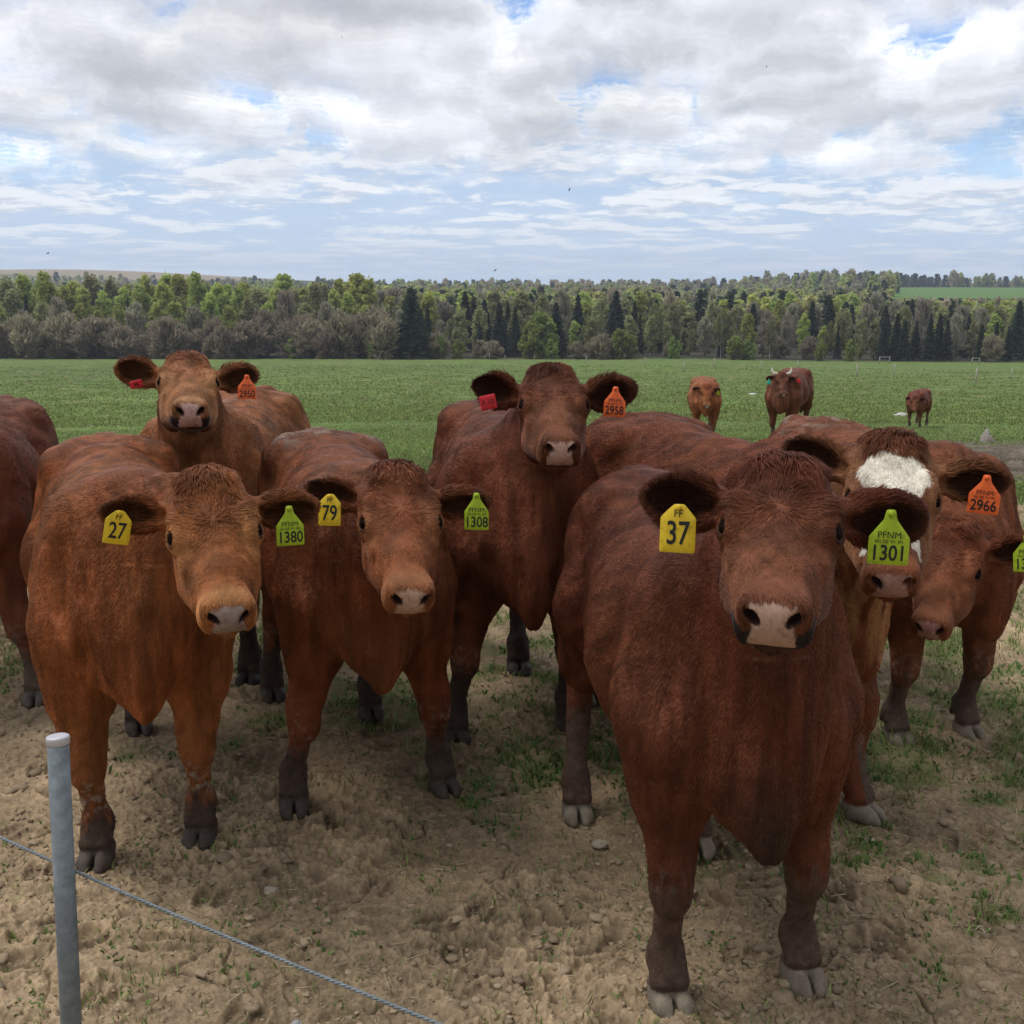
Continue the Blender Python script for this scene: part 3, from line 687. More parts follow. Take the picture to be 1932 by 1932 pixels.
def rock(name, px, py, sx, sy, sz, label, catg, seed, colr, cone=0, group=None):
    g = ground_hit(px, py); V, F = ico(4); d = V*(1+((fbm(V*1.3+seed, 4, seed)-.5)*.9)[:, None]+((fbm(V*5+seed, 3, seed)-.5)*.15)[:, None])
    if cone: d = d*(1+((fbm(V*3+9, 3, 4)-.5)*.5)[:, None]); d[:, :2] *= (1-.5*np.clip(d[:, 2:3], 0, 1))
    d = d*np.array([sx, sy, sz]); o = link(name, mesh_np(name, d, F), plain(name, colr, .95), None, tuple(g+np.array([0, 0, sz*.25]))); tag(o, label, catg, group)
rock('boulder', 1860, 836, .11, .10, .17, 'pale pointed stone standing in the mud at the right edge', 'stone', 5, (.33, .29, .24), 1)
rock('stone', 1131, 1596, .024, .019, .013, 'pale flat stone lying on the bare soil between two front cows', 'stone', 8, (.31, .26, .18))
rock('stone', 512, 1683, .022, .020, .012, 'small pale stone beside the wire', 'stone', 9, (.33, .28, .20))
rock('pebble', 560, 2032*.951, .012, .01, .007, 'grey pebble at the bottom edge of the soil', 'stone', 11, (.30, .29, .27))
rock('stone', 1640, 1592, .02, .02, .014, 'round pale stone beside the white-faced cow\'s hoof', 'stone', 21, (.40, .35, .27))
rock('stone', 1420, 745, .28, .2, .09, 'flat pale stone in the green field beyond the herd', 'stone', 13, (.5, .48, .42))
rock('stone', 1700, 785, .30, .2, .10, 'flat pale stone left of the farthest cow', 'stone', 14, (.5, .48, .42))
def twig():
    a = on_ground(1772, 1296); b = on_ground(1815, 1274); c = lerp(a, b, .5)+np.array([0, 0, .012]); a[2] += .012; b[2] += .03; L = []
    for p, q, r1, r2 in ((a, c, .004, .0055), (c, b, .0055, .003), (c, lerp(c, b, .6)+np.array([.02, .03, .02]), .003, .0015)): v, f = limb(p, q, r1, r2, 6); L.append((v-a, f, v))
    v, f, _ = cat(L); tag(link('twig', mesh_np('twig', v, f), plain('twig', (.40, .33, .22)), None, tuple(a)), 'pale dead twig lying in the grass in front of the lowered head', 'twig')
twig()
def flyer(px, py, dist, span, tilt, label):
    c = CP+norm(ray(px, py))*dist; s_ = span/2
    body, F0 = ico(2); body = body*np.array([.10, .32, .09])*s_*2*.6
    L = [(body, F0)]
    for k in (1, -1):
        V = np.array([[0, .16, 0], [k*.55, .20, .22], [k*1.0, -.10, .10], [k*.5, -.12, .18], [0, -.14, 0], [0, .16, -.03], [k*.55, .20, .19], [k*1.0, -.10, .08], [k*.5, -.12, .15], [0, -.14, -.03]])*s_
        F = np.array([[0, 1, 3], [0, 3, 4], [1, 2, 3], [5, 8, 6], [5, 9, 8], [6, 8, 7], [0, 5, 6], [0, 6, 1], [1, 6, 7], [1, 7, 2], [2, 7, 8], [2, 8, 3], [3, 8, 9], [3, 9, 4]]); L.append((V, F))
    V = np.concatenate([l[0] for l in L]); o = 0; F = []
    for v, f in L: F.append(f+o); o += len(v)
    ob = link('swallow', mesh_np('swallow', V, np.concatenate(F), False), plain('feather', (.02, .022, .03), .7), None, tuple(c)); ob.rotation_euler = (tilt, tilt*.5, tilt*2)
    tag(ob, label, 'bird')
flyer(645, 70, 40, .16, .5, 'tiny dark swallow high in the clouds left of centre')
flyer(90, 478, 38, .2, -.4, 'tiny dark swallow low over the wood at the far left')
flyer(1074, 358, 38, .2, .9, 'tiny dark swallow in the middle of the sky right of centre')
flyer(1446, 126, 44, .14, -.8, 'tiny dark swallow below the upper right blue gap')
flyer(934, 510, 42, .18, 1.3, 'tiny dark swallow just above the skyline at the centre')

# =================================================================  air
def build_haze():
    import bmesh
    bm = bmesh.new(); bmesh.ops.create_cube(bm, size=1); me = bpy.data.meshes.new('haze'); bm.to_mesh(me); bm.free()
    o = link('haze', me); o.scale = (5400, 5400, 70); o.location = (0, 0, 70/2-20.)
    m = bpy.data.materials.new('haze'); m.use_nodes = True; n = m.node_tree.nodes; n.remove(n['Principled BSDF'])
    v = n.new('ShaderNodeVolumePrincipled'); v.inputs['Density'].default_value = .00024; v.inputs['Color'].default_value = (.80, .88, 1, 1); v.inputs['Anisotropy'].default_value = .2
    m.node_tree.links.new(v.outputs[0], n['Material Output'].inputs['Volume']); me.materials.append(m)
    tag(o, 'thin pale air between the pasture and the far wood', 'haze', kind='stuff')
build_haze()
# =================================================================  cattle
def coat_material(name, bumpy=True, rough=.62):
    def b(t, p):
        p.inputs['Specular Tint'].default_value = (1, .62, .42, 1)
        a = t.new('ShaderNodeAttribute', attribute_name='col').outputs['Color']
        if bumpy:
            tc = t.new('ShaderNodeTexCoord').outputs['Object']
            mp = t.new('ShaderNodeMapping'); t.put(mp.inputs[0], tc); mp.inputs['Scale'].default_value = (1, 1, .28)
            n = t.noise(mp.outputs[0], 150, 5, .65); n2 = t.noise(mp.outputs[0], 22, 4, .6)
            k = t.math('MULTIPLY_ADD', n, .8, .55); k = t.math('MULTIPLY', k, t.math('MULTIPLY_ADD', n2, .5, .72))
            t.put(p.inputs['Base Color'], t.vmath('SCALE', a, scale=k))
            bp = t.new('ShaderNodeBump'); bp.inputs['Strength'].default_value = .35; bp.inputs['Distance'].default_value = .004
            t.put(bp.inputs['Height'], n); t.put(p.inputs['Normal'], bp.outputs[0])
        else: t.put(p.inputs['Base Color'], a)
    return material(name, b, rough, .2)
M_COAT = coat_material('coat_skin'); M_HAIR = coat_material('coat_hair', False, .42)
def _eye(t, p):
    p.inputs['Base Color'].default_value = rgb(.006, .003, .002); p.inputs['Coat Weight'].default_value = .10; p.inputs['Coat Roughness'].default_value = .05
M_EYE = material('eye_ball', _eye, .6, 0.)
M_HORN = plain('horn', (.55, .48, .36), .5)
TORSO = np.array([[-.90, .05, 1.12, 1.00], [-.86, .15, 1.17, .92], [-.78, .215, 1.21, .80], [-.65, .25, 1.235, .72], [-.45, .275, 1.235, .66], [-.2, .325, 1.215, .585],
                  [0, .35, 1.205, .55], [.2, .34, 1.20, .555], [.35, .30, 1.205, .57], [.48, .26, 1.17, .58], [.60, .20, 1.08, .58], [.70, .13, .98, .62], [.76, .05, .88, .72]])
EYE = np.array([.200, -.053, .0935]); NOSP = np.array([.484, -.036, .0375]); NOSR = (.034, .0198, .0102)
class Cow: pass
def build_cow(name, head, s, front, back, feet, vox, coat, label, group=None, fur=200000, fat=1.0, mud=(.17, .06), mudc=(.075, .06, .045), hoofc=(.215, .18, .13),
              lipdark=False, ring=0., blaze=False, dung=0., ears=None, pink=(.55, .36, .29), belly_light=0., name_cat='cow', speck=1., brz=0., ew=.85, z0=0., hairlen=1., tailside=.02, horns=False, patch=0.):
    c = Cow(); c.head = head; t0 = time.time()
    # body frame -----------------------------------------------------------
    bk = np.array([back[0], back[1], 0.]); bk /= np.linalg.norm(bk); fw = -bk; lf = np.array([-fw[1], fw[0], 0]); up = np.array([0, 0, 1.])
    M = np.stack([fw, lf, up], 1)
    org = np.array([front[0], front[1], z0])-fw*.44*s
    c.org = org; BF = (org, M, s)
    L = lambda x, y, z: org+(M@np.array([x, y, z]))*s
    S = Sdf()
    st = TORSO.copy(); st[:, 1] *= fat; st[8:, 3] += np.array([.02, .05, .07, .07, .05])
    S.p.append(Prim('torso', .05, False, L(-.07, 0, .9), .95*s, org=org.astype(f32), M=M.astype(f32), sc=s, st=st))
    for sg in (1, -1):
        S.ell(BF, (.42, sg*.175*fat, .90), (.21, .13, .31), .07)
        S.ell(BF, (.60, sg*.140, .80), (.10, .085, .12), .05)
        S.ell(BF, (.36, sg*.235*fat, 1.0), (.05, .032, .17), .05)
        S.ell(BF, (-.60, sg*.165*fat, .93), (.24, .13, .28), .09)
        S.ell(BF, (-.50, sg*.225*fat, 1.15), (.08, .05, .05), .07)
        S.ell(BF, (-.82, sg*.10, 1.06), (.07, .06, .08), .06)
    S.ell(BF, (.63, 0, .72+brz), (.15, .118, .165), .09)
    S.ell(BF, (.75, .0, .74), (.03, .022, .16), .05)
    S.ell(BF, (.73, 0, .64+brz), (.065, .045, .10), .05)
    S.ell(BF, (-.82, 0, 1.16), (.10, .07, .07), .06)
    S.ell(BF, (.38, 0, 1.16), (.16, .09, .08), .08)
    S.ell(BF, (-.25, .29*fat, 1.02), (.10, .05, .10), .05, sub=True)      # hollow flanks
    S.ell(BF, (-.25, -.29*fat, 1.02), (.10, .05, .10), .05, sub=True) if 0 else None
    for sg in (1, -1):
        S.ell(BF, (.20, sg*.350*fat, .86), (.045, .045, .26), .09, sub=True)      # crease behind the shoulder
        S.ell(BF, (.69, sg*.150, .86), (.06, .042, .20), .06, sub=True)           # jugular furrow
        S.ell(BF, (.58, sg*.250*fat, 1.00), (.05, .055, .17), .08, sub=True)       # before the shoulder blade
        S.ell(BF, (.46, sg*.255*fat, .68), (.13, .035, .025), .05, sub=True)      # above the elbow
        S.ell(BF, (-.36, sg*.315*fat, .74), (.05, .04, .16), .08, sub=True)       # flank
    # tail
    S.rc(L(-.88, 0, 1.17), .035*s, L(-.955, tailside, .98), .022*s, .04)
    S.rc(L(-.955, tailside, .98), .022*s, L(-.95, tailside*2, .62), .016*s, .02)
    S.rc(L(-.95, tailside*2, .62), .022*s, L(-.94, tailside*2, .42), .034*s, .02)
    # legs -----------------------------------------------------------------
    def leg(i, sg, hind):
        f = feet.get(i)
        if f is None: f = L(-.70 if hind else .45, sg*.165, 0)[:2]
        yaw = feet.get(i+'a', 0.)
        F = np.array([f[0], f[1], z0]); R = ROTZ(yaw); fd = R@fw; sd_ = R@lf
        dv = lambda x, y, z: F+(fd*x+sd_*y)*s+up*z*s
        fet = dv(-.045, 0, .135)
        if hind:
            hip = L(-.60, sg*.17, .86); q = L(-.62, sg*.165, .6)
            hock = lerp(np.array([F[0], F[1], 0]), L(-.72, sg*.165, 0), .45); hock = hock+fd*(-.10)*s; hock[2] = z0+.50*s
            S.rc(L(-.50, sg*.19, .80), .15*s, lerp(q, hock, .35)+fw*.03, .105*s, .08)
            S.rc(lerp(q, hock, .2), .10*s, hock, .054*s, .05)
            S.rc(hock, .052*s, fet, .034*s, .02)
            S.rc(hock-fw*.035*s+up*.045*s, .025*s, hock-fw*.01*s, .04*s, .03)
        else:
            el = L(.46, sg*.175, .70); kn = lerp(fet, el, .43)+fd*.035*s; kn[2] = z0+.37*s
            S.rc(L(.46, sg*.17, .80), .135*s, lerp(el, kn, .35), .090*s, .07)
            S.rc(lerp(el, kn, .25), .094*s, lerp(el, kn, .75), .060*s, .04)
            S.rc(lerp(el, kn, .7), .056*s, kn, .053*s, .03)
            S.rc(kn+up*.03*s+fd*.008*s, .055*s, kn-up*.035*s+fd*.008*s, .050*s, .02)
            S.rc(kn-up*.03*s, .041*s, fet, .0325*s, .03)
        S.rc(fet+up*.015*s, .038*s, fet-up*.012*s, .041*s, .03)
        for k in (1, -1):
            S.rc(fet+sd_*k*.010*s, .035*s, dv(-.005, k*.022, .078), .029*s, .02)
            HF = (F, np.stack([fd, sd_, up], 1), s)
            a = dv(-.03, k*.024, .052); b = dv(.035, k*.025, .026)
            S.rc(a, .030*s, b, .0245*s, .012); S.rc(b, .0245*s, dv(.062, k*.021, .016), .015*s, .015)
            S.rc(dv(-.02, k*.024, .02), .030*s, b, .024*s, .01)
            S.rc(dv(-.085, k*.022, .10), .014*s, dv(-.09, k*.022, .085), .010*s, .015)     # dew claws
        S.ell(HF, (.065, 0, .02), (.052, .0065, .072), .004, sub=True)
        S.ell(HF, (0, 0, -.05), (.2, .2, .0515), .004, sub=True)
        return F
    c.F = {}
    for i, sg, h in (('FR', -1, 0), ('FL', 1, 0), ('HR', -1, 1), ('HL', 1, 1)): c.F[i] = leg(i, sg, h)
    # neck + head ------------------------------------------------------------
    hs, hp, hM = head[0], np.array(head[1]), np.array(head[2]); HFr = (hp, hM, hs)
    Hh = lambda u, v, w: hp+(hM@np.array([u, v, w]))*hs
    S.rc(L(.36, 0, 1.05), .17*s, Hh(.015, -.135, 0), .088*hs, .08)
    S.rc(L(.48, 0, .93), .200*s, Hh(.045, -.19, 0), .092*hs, .08)
    S.rc(L(.58, 0, .82), .155*s, Hh(.075, -.235, 0), .068*hs, .08)
    S.rc(L(.71, 0, .70+brz), .060*s, Hh(.11, -.262, 0), .026*hs, .06)
    E = lambda *a, **k: S.ell(HFr, *a, **k)
    RC_ = lambda a, ra, b, rb, k: S.rc(Hh(*a), ra*hs, Hh(*b), rb*hs, k*hs)
    E((.068, -.085, 0), (.095, .085, .098), .04)
    E((.035, -.060, 0), (.055, .058, .082), .035)
    fv, mv = 1+.07*math.sin(sum(map(ord, label))*1.7), 1+.06*math.sin(sum(map(ord, label))*2.9)
    E((.135, -.075, 0), (.125, .062, .107*fv), .03)
    for w in (1, -1):
        E((.180, -.058, w*.084), (.060, .042, .028), .03)
        E((.160, -.030, w*.088), (.034, .014, .014), .016)
        E((.225, -.078, w*.101), (.022, .004, .010), .008, sub=True)
        E((.245, -.075, w*.080), (.035, .012, .010), .014)
        E((.160, -.038, w*.076), (.035, .022, .022), .02)
        E((.20, -.150, w*.060), (.125, .088, .046), .04)
        E((.270, -.108, w*.064), (.11, .040, .024), .03)            # cheek crest
        RC_((.26, -.165, w*.045), .050, (.40, -.120, w*.030), .032, .03)
        E((.432, -.090, w*.043), (.038, .033, .026), .016)           # upper lip lobes
        E((.452, -.034, w*.043), (.030, .026, .019), .014)          # wings of the nostrils
    RC_((.20, -.088, 0), .080, (.33, -.072, 0), .057, .03)
    RC_((.33, -.072, 0), .057, (.42, -.066, 0), .050, .03)
    E((.425, -.066, 0), (.055, .053, .061*mv), .03)
    E((.452, -.055, 0), (.034, .045, .050), .015)
    E((.415, -.128, 0), (.045, .026, .038), .02)
    E((.462, -.113, 0), (.055, .0035, .075), .006, sub=True)
    for w in (1, -1):
        R = ROTX(w*.78)
        E(NOSP*np.array([1, 1, w]), NOSR, .006, sub=True, R=R)
        # eye lids and the almond opening
        e = EYE*np.array([1, 1, w]); dr = norm(np.array([.10, .56, w*.82]))
        E(e, (.0275, .0262, .0262), .022)
        z3 = norm(np.cross(np.array([1, 0, 0]), dr)); x3 = np.cross(dr, z3); Re = np.stack([x3, z3, dr], 1)
        E(e+dr*.0235, (.0235, .0155, .018), .004, sub=True, R=Re)
    # ears
    ears = ears or {}
    c.ear = {}
    for sgn, key in ((-1, 'R'), (1, 'L')):
        base = Hh(.082, -.100, sgn*.072)
        if ears.get(key) is not None:
            px, py, Le, twist = ears[key]
            r = norm(ray(px, py)); Le = Le*hs; oc = CP-base; bq = r@oc; cq = oc@oc-Le*Le; disc = bq*bq-cq
            tt = -bq-math.sqrt(disc)*ears.get(key+'s', -1)*1. if disc > 0 else -bq
            tip = CP+r*tt; e = norm(tip-base)
        else:
            e = norm(hM@np.array([-.1, -.35, sgn*1.])); Le = .2*hs; twist = 0
        nn = norm(CP-base)*.75+hM[:, 1]*.25-up*.30; nn = norm(nn-e*(nn@e)); tv = np.cross(e, nn)
        ca, sa = math.cos(twist), math.sin(twist); nn, tv = nn*ca+tv*sa, tv*ca-nn*sa
        Ef = (base, np.stack([e, tv, nn], 1), Le/.2)
        S.ell(Ef, (.118, .004, 0), (.080, .058*ew, .026), .02); S.ell(Ef, (.165, .006, 0), (.048, .036*ew, .018), .02)
        S.rc(base, .034*hs, base+e*.07*hs, .026*hs, .035)
        S.ell(Ef, (.130, .008, .022), (.070, .044*ew, .027), .007, sub=True)
        S.ell(Ef, (.08, .006, .022), (.045, .020, .016), .01, sub=True)
        c.ear[key] = Ef
    # mesh -------------------------------------------------------------------
    pts = np.array([L(-1.02, 0, .5), L(.8, .42, 1.3), L(.8, -.42, .5), L(-.98, .42, 1.35), L(-.98, -.42, .9), Hh(.52, 0, 0), Hh(-.05, 0, 0), Hh(.2, -.27, 0)]+[f+np.array(d) for f in c.F.values() for d in ((.12, .12, 0), (-.12, -.12, 0))]
                   + [b[0]+b[1]@np.array([.24, 0, 0]) for b in c.ear.values()]+[b[0]+b[1]@np.array([.12, y, 0]) for b in c.ear.values() for y in (-.08, .08)])
    lo, hi = pts.min(0)-.06, pts.max(0)+.06; lo[2] = z0-.01-vox*2
    V, Q = S.mesh(lo, hi, vox); V = V.astype(f32)
    N = vnormals(V, Q)
    # orient outwards
    tst = S.eval(V[:200]+N[:200]*.01)-S.eval(V[:200]-N[:200]*.01)
    if tst.mean() < 0: Q = Q[:, ::-1].copy(); N = -N
    # skin folds and muscle: a little relief
    qb = (V-org)@M/s; qh = (V-hp)@hM/hs
    hd = np.linalg.norm(qh-np.array([.2, -.08, 0]), axis=1)
    wh = 1-sstep(hd, .24, .32)
    seed = sum(map(ord, name+label)) % 97
    sw = np.stack([qb[:, 0]*6, qb[:, 1]*5, qb[:, 2]*3.], 1)
    rel = (fbm(sw, 3, seed)-.5)*.052*(1-wh)*sstep(qb[:, 2], .25, .6)
    nk = np.exp(-((qb[:, 0]-.62)/.18)**2)*(1-wh)                    # neck and chest folds run up and down
    rel += (fbm(np.stack([qb[:, 0]*16, qb[:, 1]*22, qb[:, 2]*3.5], 1), 3, seed+3)-.5)*.018*nk
    rel += (fbm(qb*18, 3, seed+5)-.5)*.006*(1-wh)
    rel += (fbm(qh*20, 3, seed+6)-.5)*.009*wh*sstep(np.minimum(np.linalg.norm(qh-EYE, axis=1), np.linalg.norm(qh-EYE*np.array([1, 1, -1]), axis=1)), .028, .06)*(1-sstep(qh[:, 0], .38, .42))
    V = V+N*rel[:, None].astype(f32)*s
    N = vnormals(V, Q)
    # colours ----------------------------------------------------------------
    def paint(V, qb, qh):
        n = len(V); coatc = np.array(coat)
        hd = np.linalg.norm(qh-np.array([.2, -.08, 0]), axis=1); wh = 1-sstep(hd, .22, .32)
        a = fbm(np.stack([qb[:, 0]*3, qb[:, 1]*3, qb[:, 2]*2], 1), 4, seed+11); wq = (fbm(qb*3.1, 2, seed+50)-.5)*.25; al = (qb[:, 0]+.75*qb[:, 2])/1.25; ac = (.75*qb[:, 0]-qb[:, 2])/1.25+wq; wf_ = sstep(qb[:, 0], .40, .62)
        b = lerp(fbm(np.stack([ac*30, qb[:, 1]*20, al*6], 1), 3, seed+12), fbm(np.stack([qb[:, 0]*8, qb[:, 1]*30, qb[:, 2]*4.], 1), 3, seed+12), wf_)
        b = lerp(b, fbm(qh*16, 3, seed+12), wh)
        k = (.62+.66*a)*(.68+.60*sstep(b, .28, .72))
        col = coatc[None]*k[:, None]
        hue = fbm(qb*2.2+5, 3, seed+13)[:, None]
        col = col*(1+(hue-.5)*np.array([.1, .55, .6]))
        if patch > 0:                                                # shed, darker winter-coat patches on the quarters
            m = sstep(fbm(qb*5+3, 4, seed+14), .50, .60)*sstep(-qb[:, 0], .0, .3)*patch
            col = lerp(col, coatc*np.array([.42, .42, .5]), m[:, None])
        dk = sstep(qb[:, 2], 1.16, 1.26)*(1-wh)*.15; col *= (1-dk)[:, None]
        if dung > 0:
            m = sstep(fbm(qb*np.array([14, 26, 20])+1, 4, seed+15, .65), .50, .60)*sstep(qb[:, 2]+.06*(fbm(qb*6, 2, 4)-.5), 1.12, 1.2)*sstep(-qb[:, 0], .35, .55)*dung*.75
            col = lerp(col, np.array([.25, .195, .14])*(.7+.6*fbm(qb*60, 2, 3))[:, None], m[:, None])
        if belly_light > 0:
            A0 = hp+(hM@np.array([.17, -.20, 0]))*hs; B0 = org+(M@np.array([.74, 0, .72]))*s; pa = V-A0; ba = B0-A0; h_ = np.clip(pa@ba/(ba@ba), -.2, 1); dl = np.linalg.norm(pa-h_[:, None]*ba, axis=1)
            m = (1-sstep(dl, .10, .19))*belly_light*sstep(fbm(np.stack([V[:, 0]*34, V[:, 1]*20, V[:, 2]*4], 1), 2, 3), .36, .58)*(1-wh*.6)
            col = lerp(col, coatc*np.array([2.3, 3.6, 3.4]), (np.clip(m, 0, 1)*.8)[:, None])
        # head
        u, v, w = qh.T; aw = np.abs(w); hn = fbm(qh*45, 3, seed+20); hn2 = fbm(qh*14, 3, seed+21)
        face = wh*sstep(u, .18, .3); col = lerp(col, col*np.array([1.2, 1.3, 1.15]), (face*.6)[:, None])
        crown = wh*(1-sstep(u, .10, .24)); col = lerp(col, col*np.array([.80, .74, .74]), (crown*.7*sstep(hn2, .3, .6))[:, None])
        for sg in (1, -1):
            de = np.linalg.norm((qh-EYE*np.array([1, 1, sg]))*np.array([.8, 1, 1]), axis=1)
            m = (1-sstep(de, .035, .075))*ring
            col = lerp(col, coatc*np.array([1.9, 2.6, 2.9]), (m*.55)[:, None])
            m = (1-sstep(de, .0262, .0290)); col = lerp(col, coatc*np.array([.22, .24, .3]), m[:, None])
        if ring > 0:
            m = wh*sstep(u+.02*(hn-.5), .385, .43)*ring; col = lerp(col, coatc*np.array([1.75, 2.5, 2.6]), (m*.62)[:, None])
        if blaze:
            wd = np.interp(u, [.075, .09, .12, .165, .205, .25, .31, .36, .385], [.035, .065, .084, .088, .060, .045, .052, .070, .04])
            m = (1-sstep(aw+(hn-.5)*.035, wd-.004, wd+.004))*sstep(u+(hn-.5)*.06, .082, .088)*(1-sstep(u+(hn-.5)*.03, .362, .37))*sstep(v, -.12, -.10)
            m = m*(1-(u > .31)*(aw < .042)*1.)
            col = lerp(col, np.array([.72, .66, .53])*(.85+.25*hn)[:, None], m[:, None])
            c_m = wh*sstep(aw, .06, .1)*(u < .45); col = lerp(col, coatc*np.array([1.5, 2.1, 2.0]), (c_m*.6*(1-m))[:, None])
        if lipdark:
            m = sstep(u+(hn-.5)*.02, .385, .41)*sstep(-v+(hn-.5)*.016-aw*.12, .050, .062)*sstep(aw, .032, .042); col = lerp(col, np.array([.016, .014, .015]), m[:, None])
            m = sstep(u, .30, .40)*sstep(-v, .108, .122); col = lerp(col, np.array([.035, .022, .016]), (m*.85)[:, None])
        pw = np.interp(v, [-.115, -.095, -.07, -.045, -.025, -.012], [.038, .042, .039, .031, .044, .040])
        m = sstep(u+(hn-.5)*.006, .462, .467)*(1-sstep(aw+(hn-.5)*.006, pw-.002, pw+.003))*sstep(v+(hn-.5)*.008, -.114, -.108)*(1-sstep(v+(hn-.5)*.012+aw*.12, -.012, -.004))
        m = m*(hd < .4)
        pk = np.array(pink)[None]*np.array([.90, .84, .80])*(.85+.3*hn2)[:, None]; sp = sstep(fbm(qh*90, 2, seed+22), .62, .7); pk = lerp(pk, pk*.72, sp[:, None])
        col = lerp(col, pk, m[:, None]); c_pad = m
        nos = np.zeros(n)
        for sg in (1, -1):
            R = ROTX(sg*.78); q = (qh-NOSP*np.array([1, 1, sg]))@R
            dn = np.sqrt(((q/np.array(NOSR))**2).sum(1)); m = 1-sstep(dn, 1.0, 1.14)
            nos = np.maximum(nos, m); col = lerp(col, np.array([.03, .014, .012]), m[:, None])
        m = (np.abs(v+.113) < .004)*(u > .41)*(hd < .4); col[m] = (.02, .012, .01)
        # ears: dark fuzzy hollow
        earm = np.zeros(n)
        for Ef in c.ear.values():
            qe = (V-Ef[0])@Ef[1]/Ef[2]
            m = (qe[:, 0] > .06)*(qe[:, 0] < .24)*(np.abs(qe[:, 1]) < .07)*(np.abs(qe[:, 2]) < .05)*1.
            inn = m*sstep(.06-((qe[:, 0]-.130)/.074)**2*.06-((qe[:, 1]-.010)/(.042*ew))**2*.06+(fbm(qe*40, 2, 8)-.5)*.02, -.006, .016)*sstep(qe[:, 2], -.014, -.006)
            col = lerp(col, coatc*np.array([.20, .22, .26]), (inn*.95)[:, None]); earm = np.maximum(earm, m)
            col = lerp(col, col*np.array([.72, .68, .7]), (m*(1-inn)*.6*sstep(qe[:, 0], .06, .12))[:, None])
        # legs: mud and hooves
        z = V[:, 2]-z0; mn = fbm(V*22, 3, seed+30); mn2 = fbm(V*70, 2, seed+31)
        fd_ = np.min([np.hypot(V[:, 0]-f[0], V[:, 1]-f[1]) for f in c.F.values()], axis=0); lowb = (z < .43*s)*(wh < .1)*(fd_ < .15*s)*((qb[:, 0] < .56) | (np.abs(qb[:, 1]) > .11))
        up_ = 1-sstep(z+(mn-.5)*.22, mud[0]+.05, mud[0]+.15)
        spk = up_*sstep(mn2, .54-.05*(speck > .9), .60-.03*(speck > .9))*lowb*sstep(z, mud[0]-.02, mud[0]+.03)*speck
        col = lerp(col, np.array([.36, .30, .235]), (spk*.75)[:, None])
        ms = fbm(np.stack([V[:, 0]*55, V[:, 1]*55, V[:, 2]*9], 1), 3, seed+33)
        m = (1-sstep(z+(mn-.5)*mud[1]*1.5+(ms-.5)*mud[1]*3, mud[0]-.05, mud[0]+.035))*lowb
        m = np.maximum(m, sstep(ms, .60, .68)*(1-sstep(z, mud[0], mud[0]+.14))*lowb*.8)
        col = lerp(col, np.array(mudc)*(.6+.8*mn2)[:, None], (m*.93)[:, None])
        hf = (1-sstep(z+(mn-.5)*.012, .062*s, .070*s))
        # coronet slopes down to the heel
        hc = np.array(hoofc)*(.62+.7*fbm(np.stack([V[:, 0]*40, V[:, 1]*40, V[:, 2]*12], 1), 3, 9))[:, None]
        col = lerp(col, hc, hf[:, None])
        return np.clip(col, .004, .9), c_pad, nos, earm, hf
    qb = (V-org)@M/s; qh = (V-hp)@hM/hs
    col, pad, nos, earm, hf = paint(V, qb, qh)
    root = link(name, None, loc=tuple(org)); root.empty_display_size = .3
    tag(root, label, name_cat, group)
    me = mesh_np('body', V-org.astype(f32), Q, cols=col)
    bo = link('body', me, M_COAT, root)
    # eyes
    import bmesh
    for w in (1, -1):
        bm = bmesh.new(); bmesh.ops.create_uvsphere(bm, u_segments=24, v_segments=16, radius=.0232*hs)
        em = bpy.data.meshes.new('eye'); bm.to_mesh(em); bm.free()
        for p in em.polygons: p.use_smooth = True
        link('eye', em, M_EYE, root, tuple(Hh(*(EYE*np.array([1, 1, w])))-org))
    if horns:
        for w in (1, -1):
            P = [np.array(Hh(*q)) for q in ((.03, -.06, w*.075), (.02, -.055, w*.13), (-.03, -.05, w*.17), (-.09, -.03, w*.165))]
            SH = Sdf(); rr = [.032, .028, .02, .008]
            for i in range(3): SH.rc(P[i], rr[i]*hs, P[i+1], rr[i+1]*hs, .01)
            a = np.array(P); hv, hq = SH.mesh(a.min(0)-.05, a.max(0)+.05, .008)
            link('horn', mesh_np('horn', hv-org, hq), M_HORN, root)
    # fur --------------------------------------------------------------------
    if fur:
        rng = np.random.default_rng(seed)
        u, v, w = qh.T; hd = np.linalg.norm(qh-np.array([.2, -.08, 0]), axis=1); wh = (1-sstep(hd, .22, .30))*1.
        ln = np.full(len(V), .0105)
        ln = lerp(ln, .0085, wh*sstep(u, .16, .26)); ln = lerp(ln, .0042, wh*sstep(u, .36, .41))
        tuft = wh*(1-sstep(u+(fbm(qh*18, 2, seed+61)-.5)*.07, .03, .13))*sstep(v, -.13, -.06)*(1-sstep(np.abs(w), .055, .085)); white = (u > .08)*blaze; tuft = tuft*(1-white); ln = lerp(ln, .027*hairlen, tuft)
        fore = wh*np.exp(-((u-.15)/.06)**2)*sstep(v, -.07, -.03)*(1-.85*white); ln = lerp(ln, .021*hairlen, fore*.85)
        ln = lerp(ln, .025, earm); ln = np.where((1-wh)*(qb[:, 0] > .45)*(qb[:, 2] > .55) > .5, .0125, ln)
        ln = lerp(ln, .008, 1-sstep(V[:, 2]-z0, .2, .45)); ln[qb[:, 0] < -.90] = .03
        ln[(qb[:, 0] < -.88) & (qb[:, 2] < .62)] = .09
        eyed = np.minimum(np.linalg.norm(qh-EYE, axis=1), np.linalg.norm(qh-EYE*np.array([1, 1, -1]), axis=1))
        ln[eyed < .045] = .007
        bare = (pad > .3) | (nos > .1) | (hf > .5) | (eyed < .0275) | ((np.abs(v+.113) < .006) & (u > .41) & (hd < .4))
